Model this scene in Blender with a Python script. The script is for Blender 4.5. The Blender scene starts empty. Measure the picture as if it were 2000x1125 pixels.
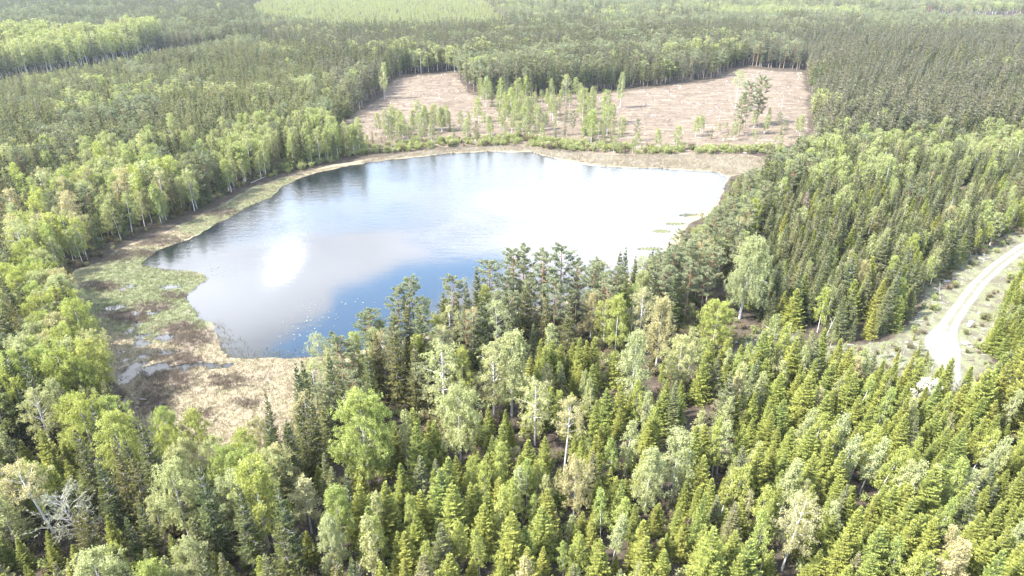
import bpy, math, random
import numpy as np
from mathutils import Vector, Matrix

R_ = math.radians
scene = bpy.context.scene
C = scene.collection

# ---------------------------------------------------------------- camera
CAM_H = 80.0
PITCH = 26.0            # degrees below the horizon
FPX = 1333.0            # focal length in pixels of a 2000 px wide picture
cam_d = bpy.data.cameras.new('camera')
cam_d.lens = 36.0 * FPX / 2000.0
cam_d.sensor_width = 36.0
cam_d.clip_start = 0.5
cam_d.clip_end = 9000.0
cam = bpy.data.objects.new('camera', cam_d)
cam.location = (0, 0, CAM_H)
cam.rotation_euler = (R_(90 - PITCH), 0, 0)
C.objects.link(cam)
scene.camera = cam

# ---------------------------------------------------------------- light
SUN_AZ = -108.0         # degrees from +Y (forward), negative = towards -X
SUN_EL = 47.0
EXPOSURE = 2.1
sun_d = bpy.data.lights.new('sun', 'SUN')
sun_d.energy = 5.0
sun_d.angle = R_(2.5)
sun_d.color = (1.0, 0.965, 0.91)
sun = bpy.data.objects.new('sun', sun_d)
az, el = R_(SUN_AZ), R_(SUN_EL)
to_sun = Vector((math.sin(az) * math.cos(el), math.cos(az) * math.cos(el), math.sin(el)))
sun.rotation_euler = to_sun.to_track_quat('Z', 'Y').to_euler()
sun.location = to_sun * 400
C.objects.link(sun)

vs = scene.view_settings
vs.view_transform = 'Standard'
vs.look = 'None'
vs.exposure = EXPOSURE
vs.gamma = 1.0
scene.cycles.max_bounces = 6
scene.cycles.diffuse_bounces = 2
scene.cycles.glossy_bounces = 3
scene.cycles.transmission_bounces = 3
scene.cycles.volume_bounces = 0
scene.cycles.caustics_reflective = False
scene.cycles.caustics_refractive = False
scene.cycles.sample_clamp_indirect = 6.0


class NT:
    """small helper around a node tree"""
    def __init__(self, tree):
        self.t = tree
        self.t.nodes.clear()

    def n(self, kind, **kw):
        nd = self.t.nodes.new(kind)
        for k, v in kw.items():
            setattr(nd, k, v)
        return nd

    def put(self, sock, v):
        if isinstance(v, bpy.types.NodeSocket):
            self.t.links.new(v, sock)
        elif v is not None:
            if isinstance(v, (tuple, list)) and len(v) == 3 and sock.type == 'RGBA':
                v = (*v, 1.0)
            sock.default_value = v

    def m(self, op, a, b=None, c=None, clamp=False):
        nd = self.n('ShaderNodeMath', operation=op)
        nd.use_clamp = clamp
        for s, v in zip(nd.inputs, (a, b, c)):
            self.put(s, v)
        return nd.outputs[0]

    def v(self, op, a, b=None, scale=None):
        nd = self.n('ShaderNodeVectorMath', operation=op)
        self.put(nd.inputs[0], a)
        if b is not None:
            self.put(nd.inputs[1], b)
        if scale is not None:
            self.put(nd.inputs['Scale'], scale)
        return nd.outputs['Value'] if op in ('LENGTH', 'DISTANCE', 'DOT_PRODUCT') else nd.outputs[0]

    def mix(self, f, a, b, blend='MIX'):
        nd = self.n('ShaderNodeMix', data_type='RGBA', blend_type=blend)
        self.put(nd.inputs[0], f)
        self.put(nd.inputs[6], a)
        self.put(nd.inputs[7], b)
        return nd.outputs[2]

    def noise(self, vec, scale, detail=4, rough=0.55, distortion=0.0, dim='3D'):
        nd = self.n('ShaderNodeTexNoise', noise_dimensions=dim)
        if vec is not None:
            self.put(nd.inputs['Vector'], vec)
        nd.inputs['Scale'].default_value = scale
        nd.inputs['Detail'].default_value = detail
        nd.inputs['Roughness'].default_value = rough
        nd.inputs['Distortion'].default_value = distortion
        return nd.outputs[0]

    def ramp(self, fac, stops):
        nd = self.n('ShaderNodeValToRGB')
        e = nd.color_ramp.elements
        while len(e) < len(stops):
            e.new(0.5)
        for el_, (p, c) in zip(e, stops):
            el_.position = p
            el_.color = (*c, 1.0)
        self.put(nd.inputs[0], fac)
        return nd.outputs[0]

    def smooth(self, x, lo, hi):
        nd = self.n('ShaderNodeMapRange', interpolation_type='SMOOTHSTEP')
        self.put(nd.inputs[0], x)
        nd.inputs[1].default_value = lo
        nd.inputs[2].default_value = hi
        nd.inputs[3].default_value = 0.0
        nd.inputs[4].default_value = 1.0
        return nd.outputs[0]


# ---------------------------------------------------------------- sky with broken cloud
world = bpy.data.worlds.new('World')
scene.world = world
world.use_nodes = True
W = NT(world.node_tree)
sky = W.n('ShaderNodeTexSky', sky_type='NISHITA')
sky.sun_disc = False
sky.sun_elevation = R_(SUN_EL)
sky.sun_rotation = R_(SUN_AZ)
sky.altitude = 100
sky.air_density = 1.0
sky.dust_density = 0.5
sky.ozone_density = 2.5
geo = W.n('ShaderNodeTexCoord')
sep = W.n('ShaderNodeSeparateXYZ')
W.put(sep.inputs[0], geo.outputs['Generated'])
zz = W.m('MAXIMUM', sep.outputs[2], 0.06)
px_ = W.m('DIVIDE', sep.outputs[0], zz)
py_ = W.m('DIVIDE', sep.outputs[1], zz)
cmb = W.n('ShaderNodeCombineXYZ')
W.put(cmb.inputs[0], px_)
W.put(cmb.inputs[1], py_)
P0 = cmb.outputs[0]                       # a point of the cloud layer (layer height = 1)
wob = W.n('ShaderNodeTexNoise')
W.put(wob.inputs['Vector'], P0)
wob.inputs['Scale'].default_value = 1.7
wob.inputs['Detail'].default_value = 4
P1 = W.v('ADD', P0, W.v('SCALE', W.v('SUBTRACT', wob.outputs['Color'], (0.5, 0.5, 0.5)), scale=0.45))


def gap(cx, cy, rx, ry, rot=0.0, P=None):
    """soft elliptical falloff around a point of the cloud layer"""
    d = W.v('SUBTRACT', P or P1, (cx, cy, 0))
    s = W.n('ShaderNodeSeparateXYZ')
    W.put(s.inputs[0], d)
    c_, s_ = math.cos(rot), math.sin(rot)
    u = W.m('ADD', W.m('MULTIPLY', s.outputs[0], c_ / rx), W.m('MULTIPLY', s.outputs[1], s_ / rx))
    w = W.m('ADD', W.m('MULTIPLY', s.outputs[0], -s_ / ry), W.m('MULTIPLY', s.outputs[1], c_ / ry))
    q = W.m('ADD', W.m('MULTIPLY', u, u), W.m('MULTIPLY', w, w))
    return W.m('EXPONENT', W.m('MULTIPLY', q, -1.0))


cover_n = W.noise(P0, 0.85, 6, 0.55)
cover = W.m('ADD', cover_n, 0.06)
for g in ((-0.47, 1.84, 0.10, 0.36, -0.36), (-0.24, 2.14, 0.28, 0.105, 0.25), (-0.28, 1.72, 0.15, 0.07, 0.2), (-1.1, 3.35, 0.36, 0.26, 0.2)):
    cover = W.m('SUBTRACT', cover, W.m('MULTIPLY', gap(*g), 0.80))
cover = W.m('ADD', cover, W.m('MULTIPLY', gap(0.15, 2.78, 1.05, 0.72), 0.44))
cover = W.m('ADD', cover, W.m('MULTIPLY', gap(-0.95, 1.85, 0.40, 0.50), 0.34))
cover = W.smooth(cover, 0.42, 0.64)
body = W.noise(P1, 1.3, 5, 0.5)
lum = W.smooth(body, 0.3, 0.75)
lum = W.m('ADD', W.m('MULTIPLY', lum, 4.0), 4.0)
lum = W.m('ADD', lum, W.m('MULTIPLY', gap(0.34, 2.66, 0.78, 0.66), 22.0))     # sunlit face of a cumulus bank
lum = W.m('ADD', lum, W.m('MULTIPLY', gap(-1.0, 2.0, 0.60, 0.50), 10.0))      # and of the one beside it
lum = W.m('ADD', lum, W.m('MULTIPLY', gap(-0.82, 2.28, 0.034, 0.12, 0.0, P0), 50.0))    # a bright cloud head
cloud_col = W.v('SCALE', (0.92, 0.95, 1.03), scale=lum)
skyc = W.mix(cover, W.v('MULTIPLY', sky.outputs[0], (4.5, 4.4, 4.0)), cloud_col)
bg = W.n('ShaderNodeBackground')
W.put(bg.inputs[0], skyc)
bg.inputs[1].default_value = 0.10
wo = W.n('ShaderNodeOutputWorld')
W.put(wo.inputs[0], bg.outputs[0])

# ---------------------------------------------------------------- plan of the place
rng = np.random.default_rng(7)
random.seed(7)
cp, sp_ = math.cos(R_(PITCH)), math.sin(R_(PITCH))


def gz(u, v, z=0.0):
    """the point at height z of the place that lies in this direction of the survey picture (2000 x 1125)"""
    a = (np.asarray(u, float) - 1000.0) / FPX
    b = (np.asarray(v, float) - 562.5) / FPX
    fy, fz = cp - b * sp_, -sp_ - b * cp
    t = (z - CAM_H) / fz
    return a * t, fy * t


def project(x, y, z):
    dz = z - CAM_H
    d = y * cp - dz * sp_
    return 1000 + FPX * x / d, 562.5 + FPX * (-(y * sp_) - dz * cp) / d, d


def plan(pts):
    p = np.array(pts, float)
    x, y = gz(p[:, 0], p[:, 1])
    return np.stack([x, y], 1)


def inside(poly, x, y):
    x = np.asarray(x, float); y = np.asarray(y, float)
    r = np.zeros(x.shape, bool)
    n = len(poly)
    for i in range(n):
        x0, y0 = poly[i]; x1, y1 = poly[(i + 1) % n]
        if y0 == y1:
            continue
        c = ((y0 > y) != (y1 > y)) & (x < (x1 - x0) * (y - y0) / (y1 - y0) + x0)
        r ^= c
    return r


def pdist(poly, x, y, closed=True):
    x = np.asarray(x, float); y = np.asarray(y, float)
    best = np.full(x.shape, 1e9)
    n = len(poly)
    for i in range(n if closed else n - 1):
        ax, ay = poly[i]; bx, by = poly[(i + 1) % n]
        dx, dy = bx - ax, by - ay
        t = np.clip(((x - ax) * dx + (y - ay) * dy) / (dx * dx + dy * dy + 1e-9), 0, 1)
        best = np.minimum(best, np.hypot(x - ax - t * dx, y - ay - t * dy))
    return best


def vnoise(x, y, s, seed=0):
    """smooth value noise in numpy, about -1..1"""
    x = np.asarray(x, float) / s + 37.2 * seed; y = np.asarray(y, float) / s - 11.7 * seed
    xi, yi = np.floor(x).astype(int), np.floor(y).astype(int)
    fx, fy = x - xi, y - yi
    fx = fx * fx * (3 - 2 * fx); fy = fy * fy * (3 - 2 * fy)

    def h(a, b):
        q = np.sin(a * 127.1 + b * 311.7 + seed * 17.3) * 43758.5453
        return (q - np.floor(q)) * 2 - 1
    return (h(xi, yi) * (1 - fx) + h(xi + 1, yi) * fx) * (1 - fy) + (h(xi, yi + 1) * (1 - fx) + h(xi + 1, yi + 1) * fx) * fy


LAKE = plan([(450, 697), (428, 668), (402, 632), (360, 582), (380, 562), (407, 543), (380, 531), (330, 527), (284, 521), (281, 507), (312, 490),
             (360, 470), (402, 450), (442, 428), (492, 401), (530, 386), (546, 368), (582, 350), (606, 340), (650, 330), (720, 317), (800, 308),
             (870, 300), (950, 296), (1030, 297), (1075, 308), (1120, 320), (1180, 326), (1250, 328), (1340, 332), (1400, 337), (1420, 345),
             (1408, 385), (1385, 402), (1345, 425), (1325, 450), (1290, 500), (1240, 540), (1150, 575), (1050, 598), (950, 620), (850, 645),
             (740, 672), (680, 690), (620, 696), (540, 699)])
def rough(poly, step, amp, s, seed):
    c = np.vstack([poly, poly[:1]])
    d = np.concatenate([[0], np.cumsum(np.hypot(*np.diff(c, axis=0).T))])
    t = np.arange(0, d[-1], step)
    q = np.stack([np.interp(t, d, c[:, 0]), np.interp(t, d, c[:, 1])], 1)
    return q + np.stack([vnoise(q[:, 0], q[:, 1], s, seed), vnoise(q[:, 0], q[:, 1], s, seed + 1)], 1) * amp + np.stack([vnoise(q[:, 0], q[:, 1], s * 0.35, seed + 2), vnoise(q[:, 0], q[:, 1], s * 0.35, seed + 3)], 1) * amp * 0.4


LAKE = rough(LAKE, 1.8, 1.1, 5.0, 61)
CLEAR = plan([(640, 262), (715, 215), (745, 192), (770, 160), (885, 150), (902, 182), (935, 193), (1040, 199), (1140, 190), (1230, 182),
              (1330, 172), (1400, 163), (1440, 142), (1565, 150), (1575, 200), (1585, 250), (1560, 285), (1480, 300), (1300, 312), (1080, 292),
              (1000, 284), (900, 286), (800, 294), (720, 302), (680, 300)])
MARSH = plan([(110, 560), (180, 515), (240, 485), (330, 450), (430, 402), (500, 365), (560, 345), (620, 329), (720, 310), (860, 292), (1000, 286),
              (1090, 296), (1180, 302), (1450, 302), (1520, 315), (1490, 335), (1425, 345), (1400, 405), (1345, 445), (1300, 510), (1240, 555),
              (1050, 606), (850, 655), (740, 690), (650, 715), (610, 760), (570, 850), (540, 900), (330, 925), (270, 840), (225, 740), (165, 640)])
VERGE = plan([(1425, 700), (1445, 660), (1490, 640), (1600, 672), (1700, 682), (1770, 640), (1810, 575), (1880, 505), (1960, 462), (2100, 400),
              (2400, 300), (2400, 350), (2100, 478), (2010, 545), (1975, 592), (1945, 640), (1925, 695), (1960, 745), (2080, 770), (2060, 800),
              (1900, 785), (1800, 758), (1690, 728), (1560, 710), (1455, 712)])
MARSH = rough(MARSH, 3.0, 1.6, 7.0, 71)
CLEAR = rough(CLEAR, 6.0, 3.5, 16.0, 75)
VERGE = rough(VERGE, 3.0, 1.3, 6.0, 81)
PEAT = plan([(1380, 292), (1560, 300), (1570, 330), (1480, 322), (1400, 312)])
ROADC = plan([(2500, 262), (2300, 340), (2140, 420), (2060, 455), (2000, 487), (1950, 522), (1908, 562), (1875, 605), (1850, 640), (1838, 668),
              (1846, 700), (1858, 735), (1868, 775)])
# the hero stand gaps where brown forest floor shows
GAPS = [(*[float(q) for q in gz(u, v)], r) for (u, v, r) in
        ((770, 838, 6), (1195, 792, 5), (1262, 770, 5), (1062, 665, 4), (1410, 560, 4), (1400, 600, 4), (1060, 880, 3.5), (770, 955, 4), (1490, 668, 6),
         (1150, 850, 3), (640, 985, 3.5), (1230, 905, 2.5))]


def ground_z(x, y):
    x = np.asarray(x, float); y = np.asarray(y, float)
    d = pdist(LAKE, x, y)
    ins = inside(LAKE, x, y)
    mar = inside(MARSH, x, y)
    out = 0.10 + np.minimum(0.010 * d, 3.0) + vnoise(x, y, 38, 1) * 0.5 * np.clip(d / 40, 0, 1) + vnoise(x, y, 9, 2) * 0.16 * np.clip(d / 20, 0, 1)
    marz = 0.09 + 0.05 * vnoise(x, y, 3.1, 4) + 0.03 * vnoise(x, y, 1.3, 5) + np.minimum(d * 0.003, 0.12)
    # open pools in the western marsh
    for (u, v, ru, rv) in POOLS:
        q = ((x - u) / ru) ** 2 + ((y - v) / rv) ** 2
        marz = marz - 0.26 * np.exp(-q) * (0.75 + 0.75 * vnoise(x, y, 1.7, 6))
    out = np.where(mar, marz, out)
    bed = 0.05 - np.minimum(0.35 * d, 1.6)
    z = np.where(ins, bed, out)
    rd = pdist(ROADC, x, y, closed=False)
    return z - 0.14 * np.clip(1 - rd / 7.0, 0, 1)


POOLS = []
for (u, v, ru, rv) in ((268, 690, 5.0, 6.0), (295, 722, 9.0, 3.0), (245, 740, 2.6, 7.5), (400, 714, 7.0, 1.2), (258, 640, 3.4, 4.0), (240, 560, 5, 2.0), (300, 660, 5, 2.4), (345, 690, 4, 1.4), (225, 600, 3, 3), (330, 560, 5, 1.2), (280, 612, 4, 1.4)):
    x_, y_ = gz(u, v)
    POOLS.append((float(x_), float(y_), ru, rv))


def gz1(x, y):
    return float(ground_z(np.array([x]), np.array([y]))[0])


# ---------------------------------------------------------------- mesh helpers
def new_mesh(name, V, quads=None, tris=None, mats=(), tone=None, mat_idx=None, smooth=False, cols=None):
    me = bpy.data.meshes.new(name)
    V = np.asarray(V, np.float32).reshape(-1, 3)
    nq = 0 if quads is None else len(quads)
    nt = 0 if tris is None else len(tris)
    me.vertices.add(len(V))
    me.vertices.foreach_set('co', V.ravel())
    loops, starts, pos = [], [], 0
    if nq:
        q = np.asarray(quads, np.int32)
        loops.append(q.ravel()); starts.append(np.arange(nq) * 4); pos = nq * 4
    if nt:
        t = np.asarray(tris, np.int32)
        loops.append(t.ravel()); starts.append(pos + np.arange(nt) * 3)
    loops = np.concatenate(loops).astype(np.int32)
    starts = np.concatenate(starts).astype(np.int32)
    me.loops.add(len(loops))
    me.loops.foreach_set('vertex_index', loops)
    me.polygons.add(nq + nt)
    me.polygons.foreach_set('loop_start', starts)
    for m in mats:
        me.materials.append(m)
    if mat_idx is not None:
        me.polygons.foreach_set('material_index', np.asarray(mat_idx, np.int32))
    if tone is not None:
        a = me.attributes.new('tone', 'FLOAT', 'FACE')
        a.data.foreach_set('value', np.asarray(tone, np.float32))
    for nm, arr in (cols or {}).items():
        a = me.attributes.new(nm, 'FLOAT_COLOR', 'POINT')
        arr = np.asarray(arr, np.float32)
        if arr.shape[1] == 3:
            arr = np.concatenate([arr, np.ones((len(arr), 1), np.float32)], 1)
        a.data.foreach_set('color', arr.ravel())
    me.update(calc_edges=True)
    if smooth:
        me.polygons.foreach_set('use_smooth', np.ones(nq + nt, bool))
    return me


def obj(name, me, parent=None, loc=(0, 0, 0)):
    o = bpy.data.objects.new(name, me)
    C.objects.link(o)
    o.location = loc
    o.parent = parent
    return o


def tag(o, label=None, cat=None, group=None, kind=None):
    for k, v in (('label', label), ('category', cat), ('group', group), ('kind', kind)):
        if v:
            o[k] = v
    return o


class MB:
    """collects quads with a tone and a material index"""
    def __init__(self):
        self.V, self.Q, self.T, self.M, self.n = [], [], [], [], 0

    def add(self, V, Q, tone=0.5, mi=0):
        V = np.asarray(V, float).reshape(-1, 3); Q = np.asarray(Q, int).reshape(-1, 4)
        self.V.append(V); self.Q.append(Q + self.n); self.n += len(V)
        self.T.append(np.broadcast_to(np.asarray(tone, float), (len(Q),)).copy())
        self.M.append(np.full(len(Q), mi))

    def tube(self, pts, rad, sides=6, tone=0.5, mi=0):
        pts = np.asarray(pts, float); rad = np.asarray(rad, float)
        n = len(pts)
        tan = np.gradient(pts, axis=0)
        tan /= np.linalg.norm(tan, axis=1, keepdims=True) + 1e-9
        ref = np.where(np.abs(tan[:, 2:3]) > 0.9, np.array([[1.0, 0, 0]]), np.array([[0, 0, 1.0]]))
        a = np.cross(tan, ref); a /= np.linalg.norm(a, axis=1, keepdims=True) + 1e-9
        b = np.cross(tan, a)
        th = np.arange(sides) * 2 * np.pi / sides
        V = pts[:, None] + rad[:, None, None] * (np.cos(th)[None, :, None] * a[:, None] + np.sin(th)[None, :, None] * b[:, None])
        i, j = np.meshgrid(np.arange(n - 1), np.arange(sides), indexing='ij')
        j2 = (j + 1) % sides
        Q = np.stack([i * sides + j, i * sides + j2, (i + 1) * sides + j2, (i + 1) * sides + j], -1).reshape(-1, 4)
        self.add(V.reshape(-1, 3), Q, tone, mi)

    def leaves(self, c, a, b, tone, mi=0):
        c, a, b = (np.asarray(q, float).reshape(-1, 3) for q in (c, a, b))
        V = np.stack([c - a, c + b, c + a, c - b], 1).reshape(-1, 3)
        Q = np.arange(len(c) * 4).reshape(-1, 4)
        self.add(V, Q, tone, mi)

    def arrays(self):
        return np.concatenate(self.V), np.concatenate(self.Q), np.concatenate(self.T), np.concatenate(self.M)

    def mesh(self, name, mats):
        V, Q, T, M = self.arrays()
        return new_mesh(name, V, Q, mats=mats, tone=T, mat_idx=M)


# ---------------------------------------------------------------- materials
def material(name):
    m = bpy.data.materials.new(name)
    m.use_nodes = True
    return m, NT(m.node_tree)


def out_surface(T, sh, disp=None):
    o = T.n('ShaderNodeOutputMaterial')
    T.put(o.inputs[0], sh)


def principled(T, col, rough=0.8, bump=None, spec=0.3):
    p = T.n('ShaderNodeBsdfPrincipled')
    T.put(p.inputs['Base Color'], col)
    T.put(p.inputs['Roughness'], rough)
    p.inputs['Specular IOR Level'].default_value = spec
    if bump is not None:
        T.put(p.inputs['Normal'], bump)
    return p.outputs[0]


def bump(T, h, strength=0.5, dist=0.1):
    b = T.n('ShaderNodeBump')
    b.inputs['Strength'].default_value = strength
    b.inputs['Distance'].default_value = dist
    T.put(b.inputs['Height'], h)
    return b.outputs[0]


def foliage(name, cols, tip, trans=0.35):
    """leaf material: a tint per tree (cols), lighter fresh growth where the leaf tone is high"""
    m, T = material(name)
    oi = T.n('ShaderNodeObjectInfo')
    k = len(cols)
    base = T.ramp(oi.outputs['Random'], [((i + 0.5) / k, c) for i, c in enumerate(cols)])
    at = T.n('ShaderNodeAttribute', attribute_name='tone')
    tone = at.outputs['Fac']
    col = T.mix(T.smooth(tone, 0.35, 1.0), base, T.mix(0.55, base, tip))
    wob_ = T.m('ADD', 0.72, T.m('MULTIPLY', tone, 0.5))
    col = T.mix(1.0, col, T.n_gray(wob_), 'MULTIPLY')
    d = T.n('ShaderNodeBsdfDiffuse'); T.put(d.inputs[0], col)
    tr = T.n('ShaderNodeBsdfTranslucent'); T.put(tr.inputs[0], T.mix(0.5, col, T.mix(1.0, col, (1.25, 1.2, 0.55), 'MULTIPLY')))
    mx = T.n('ShaderNodeMixShader'); mx.inputs[0].default_value = trans
    T.put(mx.inputs[1], d.outputs[0]); T.put(mx.inputs[2], tr.outputs[0])
    out_surface(T, mx.outputs[0])
    return m


def n_gray(self, f):
    c = self.n('ShaderNodeCombineColor')
    for i in range(3):
        self.put(c.inputs[i], f)
    return c.outputs[0]


NT.n_gray = n_gray

MAT = {}
# spruce, pine, birch crowns
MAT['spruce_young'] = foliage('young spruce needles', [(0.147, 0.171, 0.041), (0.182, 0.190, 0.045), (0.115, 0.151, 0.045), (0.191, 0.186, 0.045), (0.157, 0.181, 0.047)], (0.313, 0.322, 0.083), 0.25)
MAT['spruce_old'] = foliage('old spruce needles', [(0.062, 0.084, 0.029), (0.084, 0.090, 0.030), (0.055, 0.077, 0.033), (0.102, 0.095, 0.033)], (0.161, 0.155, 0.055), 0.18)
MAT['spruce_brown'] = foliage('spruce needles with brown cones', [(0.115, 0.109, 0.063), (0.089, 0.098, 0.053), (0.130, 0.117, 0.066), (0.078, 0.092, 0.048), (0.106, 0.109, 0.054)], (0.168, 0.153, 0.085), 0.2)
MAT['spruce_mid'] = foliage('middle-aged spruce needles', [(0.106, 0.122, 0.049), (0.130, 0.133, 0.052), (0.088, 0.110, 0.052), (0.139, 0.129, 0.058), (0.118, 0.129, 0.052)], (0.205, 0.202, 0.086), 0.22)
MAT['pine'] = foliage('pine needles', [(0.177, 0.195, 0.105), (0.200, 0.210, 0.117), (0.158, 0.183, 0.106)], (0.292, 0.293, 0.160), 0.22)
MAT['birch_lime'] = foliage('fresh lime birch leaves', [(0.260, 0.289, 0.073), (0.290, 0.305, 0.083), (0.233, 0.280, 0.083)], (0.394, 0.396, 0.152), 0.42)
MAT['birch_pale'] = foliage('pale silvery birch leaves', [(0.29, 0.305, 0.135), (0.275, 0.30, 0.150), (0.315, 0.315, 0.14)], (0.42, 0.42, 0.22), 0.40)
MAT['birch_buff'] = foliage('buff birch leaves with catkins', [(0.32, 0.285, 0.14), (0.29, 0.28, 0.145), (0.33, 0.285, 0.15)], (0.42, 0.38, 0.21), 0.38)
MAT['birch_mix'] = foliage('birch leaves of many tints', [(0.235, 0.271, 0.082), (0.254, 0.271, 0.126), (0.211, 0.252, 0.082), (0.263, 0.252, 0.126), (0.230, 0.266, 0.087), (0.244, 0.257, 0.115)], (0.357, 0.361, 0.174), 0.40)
MAT['blossom'] = foliage('white blossom', [(0.50, 0.50, 0.43), (0.52, 0.51, 0.44)], (0.66, 0.66, 0.60), 0.35)
MAT['lichen'] = foliage('grey-green lichen twigs', [(0.264, 0.258, 0.175), (0.248, 0.251, 0.168)], (0.360, 0.350, 0.259), 0.2)
MAT['grey_twig'] = foliage('grey bare twigs', [(0.24, 0.21, 0.19), (0.22, 0.20, 0.18)], (0.33, 0.30, 0.28), 0.1)
MAT['dead_needle'] = foliage('dead brown needles', [(0.19, 0.13, 0.10), (0.17, 0.13, 0.105)], (0.27, 0.20, 0.17), 0.1)
MAT['brush'] = foliage('low brush', [(0.10, 0.10, 0.04), (0.13, 0.10, 0.065), (0.12, 0.13, 0.045), (0.15, 0.11, 0.085)], (0.20, 0.18, 0.09), 0.2)


def bark(name, a, b, scale, stretch=(1, 1, 1), thresh=(0.45, 0.6)):
    m, T = material(name)
    tc = T.n('ShaderNodeTexCoord')
    mp = T.n('ShaderNodeMapping'); mp.inputs['Scale'].default_value = stretch
    T.put(mp.inputs[0], tc.outputs['Object'])
    n = T.noise(mp.outputs[0], scale, 4, 0.6)
    col = T.mix(T.smooth(n, *thresh), a, b)
    out_surface(T, principled(T, col, 0.85, bump(T, n, 0.4, 0.03)))
    return m


MAT['birch_limb'] = bark('grey birch limbs', (0.24, 0.215, 0.19), (0.13, 0.11, 0.10), 4.0)
MAT['birch_bark'] = bark('white birch bark', (0.46, 0.445, 0.42), (0.10, 0.085, 0.075), 2.2, (1.2, 1.2, 2.6), (0.56, 0.66))
MAT['spruce_bark'] = bark('grey-brown spruce bark', (0.16, 0.125, 0.10), (0.25, 0.22, 0.19), 3.0, (1, 1, 0.5))
MAT['grey_wood'] = bark('weathered grey wood', (0.34, 0.31, 0.28), (0.22, 0.19, 0.17), 4.0, (2, 2, 0.4))
MAT['log_wood'] = bark('pale log wood', (0.42, 0.37, 0.31), (0.24, 0.19, 0.15), 3.0, (2, 2, 0.6))
MAT['snag'] = bark('bleached snag wood', (0.322, 0.304, 0.279), (0.186, 0.161, 0.143), 3.0, (2, 2, 0.5))
m, T = material('pine bark, grey below and rust red above')
tc = T.n('ShaderNodeTexCoord'); s3 = T.n('ShaderNodeSeparateXYZ'); T.put(s3.inputs[0], tc.outputs['Object'])
n_ = T.noise(tc.outputs['Object'], 2.5, 4)
hgt = T.m('ADD', s3.outputs[2], T.m('MULTIPLY', n_, 3.0))
col = T.mix(T.smooth(hgt, 4.0, 9.0), T.mix(n_, (0.17, 0.12, 0.10), (0.24, 0.18, 0.15)), T.mix(n_, (0.20, 0.105, 0.062), (0.25, 0.145, 0.090)))
out_surface(T, principled(T, col, 0.85))
MAT['pine_bark'] = m

# ground
m, T = material('forest floor, felled ground and fen')
tc = T.n('ShaderNodeTexCoord'); OB = tc.outputs['Object']
za = T.n('ShaderNodeAttribute', attribute_name='zone_a'); sa = T.n('ShaderNodeSeparateColor'); T.put(sa.inputs[0], za.outputs['Color'])
zb = T.n('ShaderNodeAttribute', attribute_name='zone_b'); sb = T.n('ShaderNodeSeparateColor'); T.put(sb.inputs[0], zb.outputs['Color'])
nbig = T.noise(OB, 0.06, 5, 0.6)
nmid = T.noise(OB, 0.35, 6, 0.65)
nfin = T.noise(OB, 1.8, 5, 0.7)
nsp = T.noise(OB, 4.5, 3, 0.7)


def zone(attr, lo=0.35, hi=0.65):
    return T.smooth(T.m('ADD', attr, T.m('MULTIPLY', T.m('SUBTRACT', nmid, 0.5), 0.8)), lo, hi)


floor_c = T.mix(T.smooth(nmid, 0.35, 0.65), (0.040, 0.030, 0.024), (0.072, 0.057, 0.043))
floor_c = T.mix(T.smooth(nfin, 0.55, 0.75), floor_c, (0.085, 0.095, 0.035))
clr = T.mix(T.smooth(nfin, 0.3, 0.7), (0.085, 0.061, 0.044), (0.133, 0.106, 0.080))
clr = T.mix(T.smooth(nmid, 0.42, 0.66), clr, (0.130, 0.100, 0.063))
clr = T.mix(T.smooth(nsp, 0.58, 0.72), clr, (0.325, 0.294, 0.269))
clr = T.mix(T.smooth(nsp, 0.44, 0.30), clr, (0.080, 0.054, 0.047))
clr = T.mix(T.smooth(nbig, 0.55, 0.68), clr, (0.085, 0.065, 0.044))
mpr = T.n('ShaderNodeMapping'); mpr.inputs['Rotation'].default_value = (0, 0, 0.5); mpr.inputs['Scale'].default_value = (0.10, 0.75, 1)
T.put(mpr.inputs[0], OB)
rows = T.noise(mpr.outputs[0], 0.8, 5, 0.65, 0.6)
clr = T.mix(T.smooth(rows, 0.56, 0.70), clr, (0.068, 0.048, 0.040))
clr = T.mix(T.smooth(rows, 0.46, 0.34), clr, (0.225, 0.185, 0.135))
straw = T.mix(T.smooth(nfin, 0.3, 0.7), (0.176, 0.145, 0.094), (0.247, 0.209, 0.143))
straw = T.mix(T.smooth(nmid, 0.52, 0.72), straw, (0.162, 0.152, 0.087))
straw = T.mix(T.smooth(nbig, 0.55, 0.70), straw, (0.168, 0.137, 0.105))
straw = T.mix(T.smooth(nsp, 0.60, 0.72), straw, (0.080, 0.058, 0.038))
sedge = T.mix(T.smooth(nfin, 0.3, 0.7), (0.098, 0.115, 0.053), (0.147, 0.152, 0.083))
sedge = T.mix(T.smooth(nmid, 0.5, 0.7), sedge, (0.156, 0.144, 0.100))
heath = T.mix(T.smooth(nfin, 0.3, 0.7), (0.109, 0.083, 0.065), (0.182, 0.148, 0.120))
verge = T.mix(T.smooth(nfin, 0.35, 0.65), (0.112, 0.116, 0.059), (0.148, 0.151, 0.091))
verge = T.mix(T.smooth(nmid, 0.45, 0.62), verge, (0.094, 0.085, 0.059))
verge = T.mix(T.smooth(nsp, 0.60, 0.72), verge, (0.26, 0.245, 0.225))
peat = T.mix(nfin, (0.035, 0.024, 0.021), (0.075, 0.052, 0.046))
col = T.mix(zone(sa.outputs[0]), floor_c, clr)
col = T.mix(zone(sb.outputs[2]), col, peat)
col = T.mix(zone(sb.outputs[1]), col, verge)
col = T.mix(zone(sa.outputs[1]), col, straw)
col = T.mix(zone(sa.outputs[2]), col, sedge)
col = T.mix(zone(sb.outputs[0]), col, heath)
hsum = T.m('ADD', T.m('MULTIPLY', nfin, 0.6), T.m('MULTIPLY', nsp, 0.3))
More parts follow.
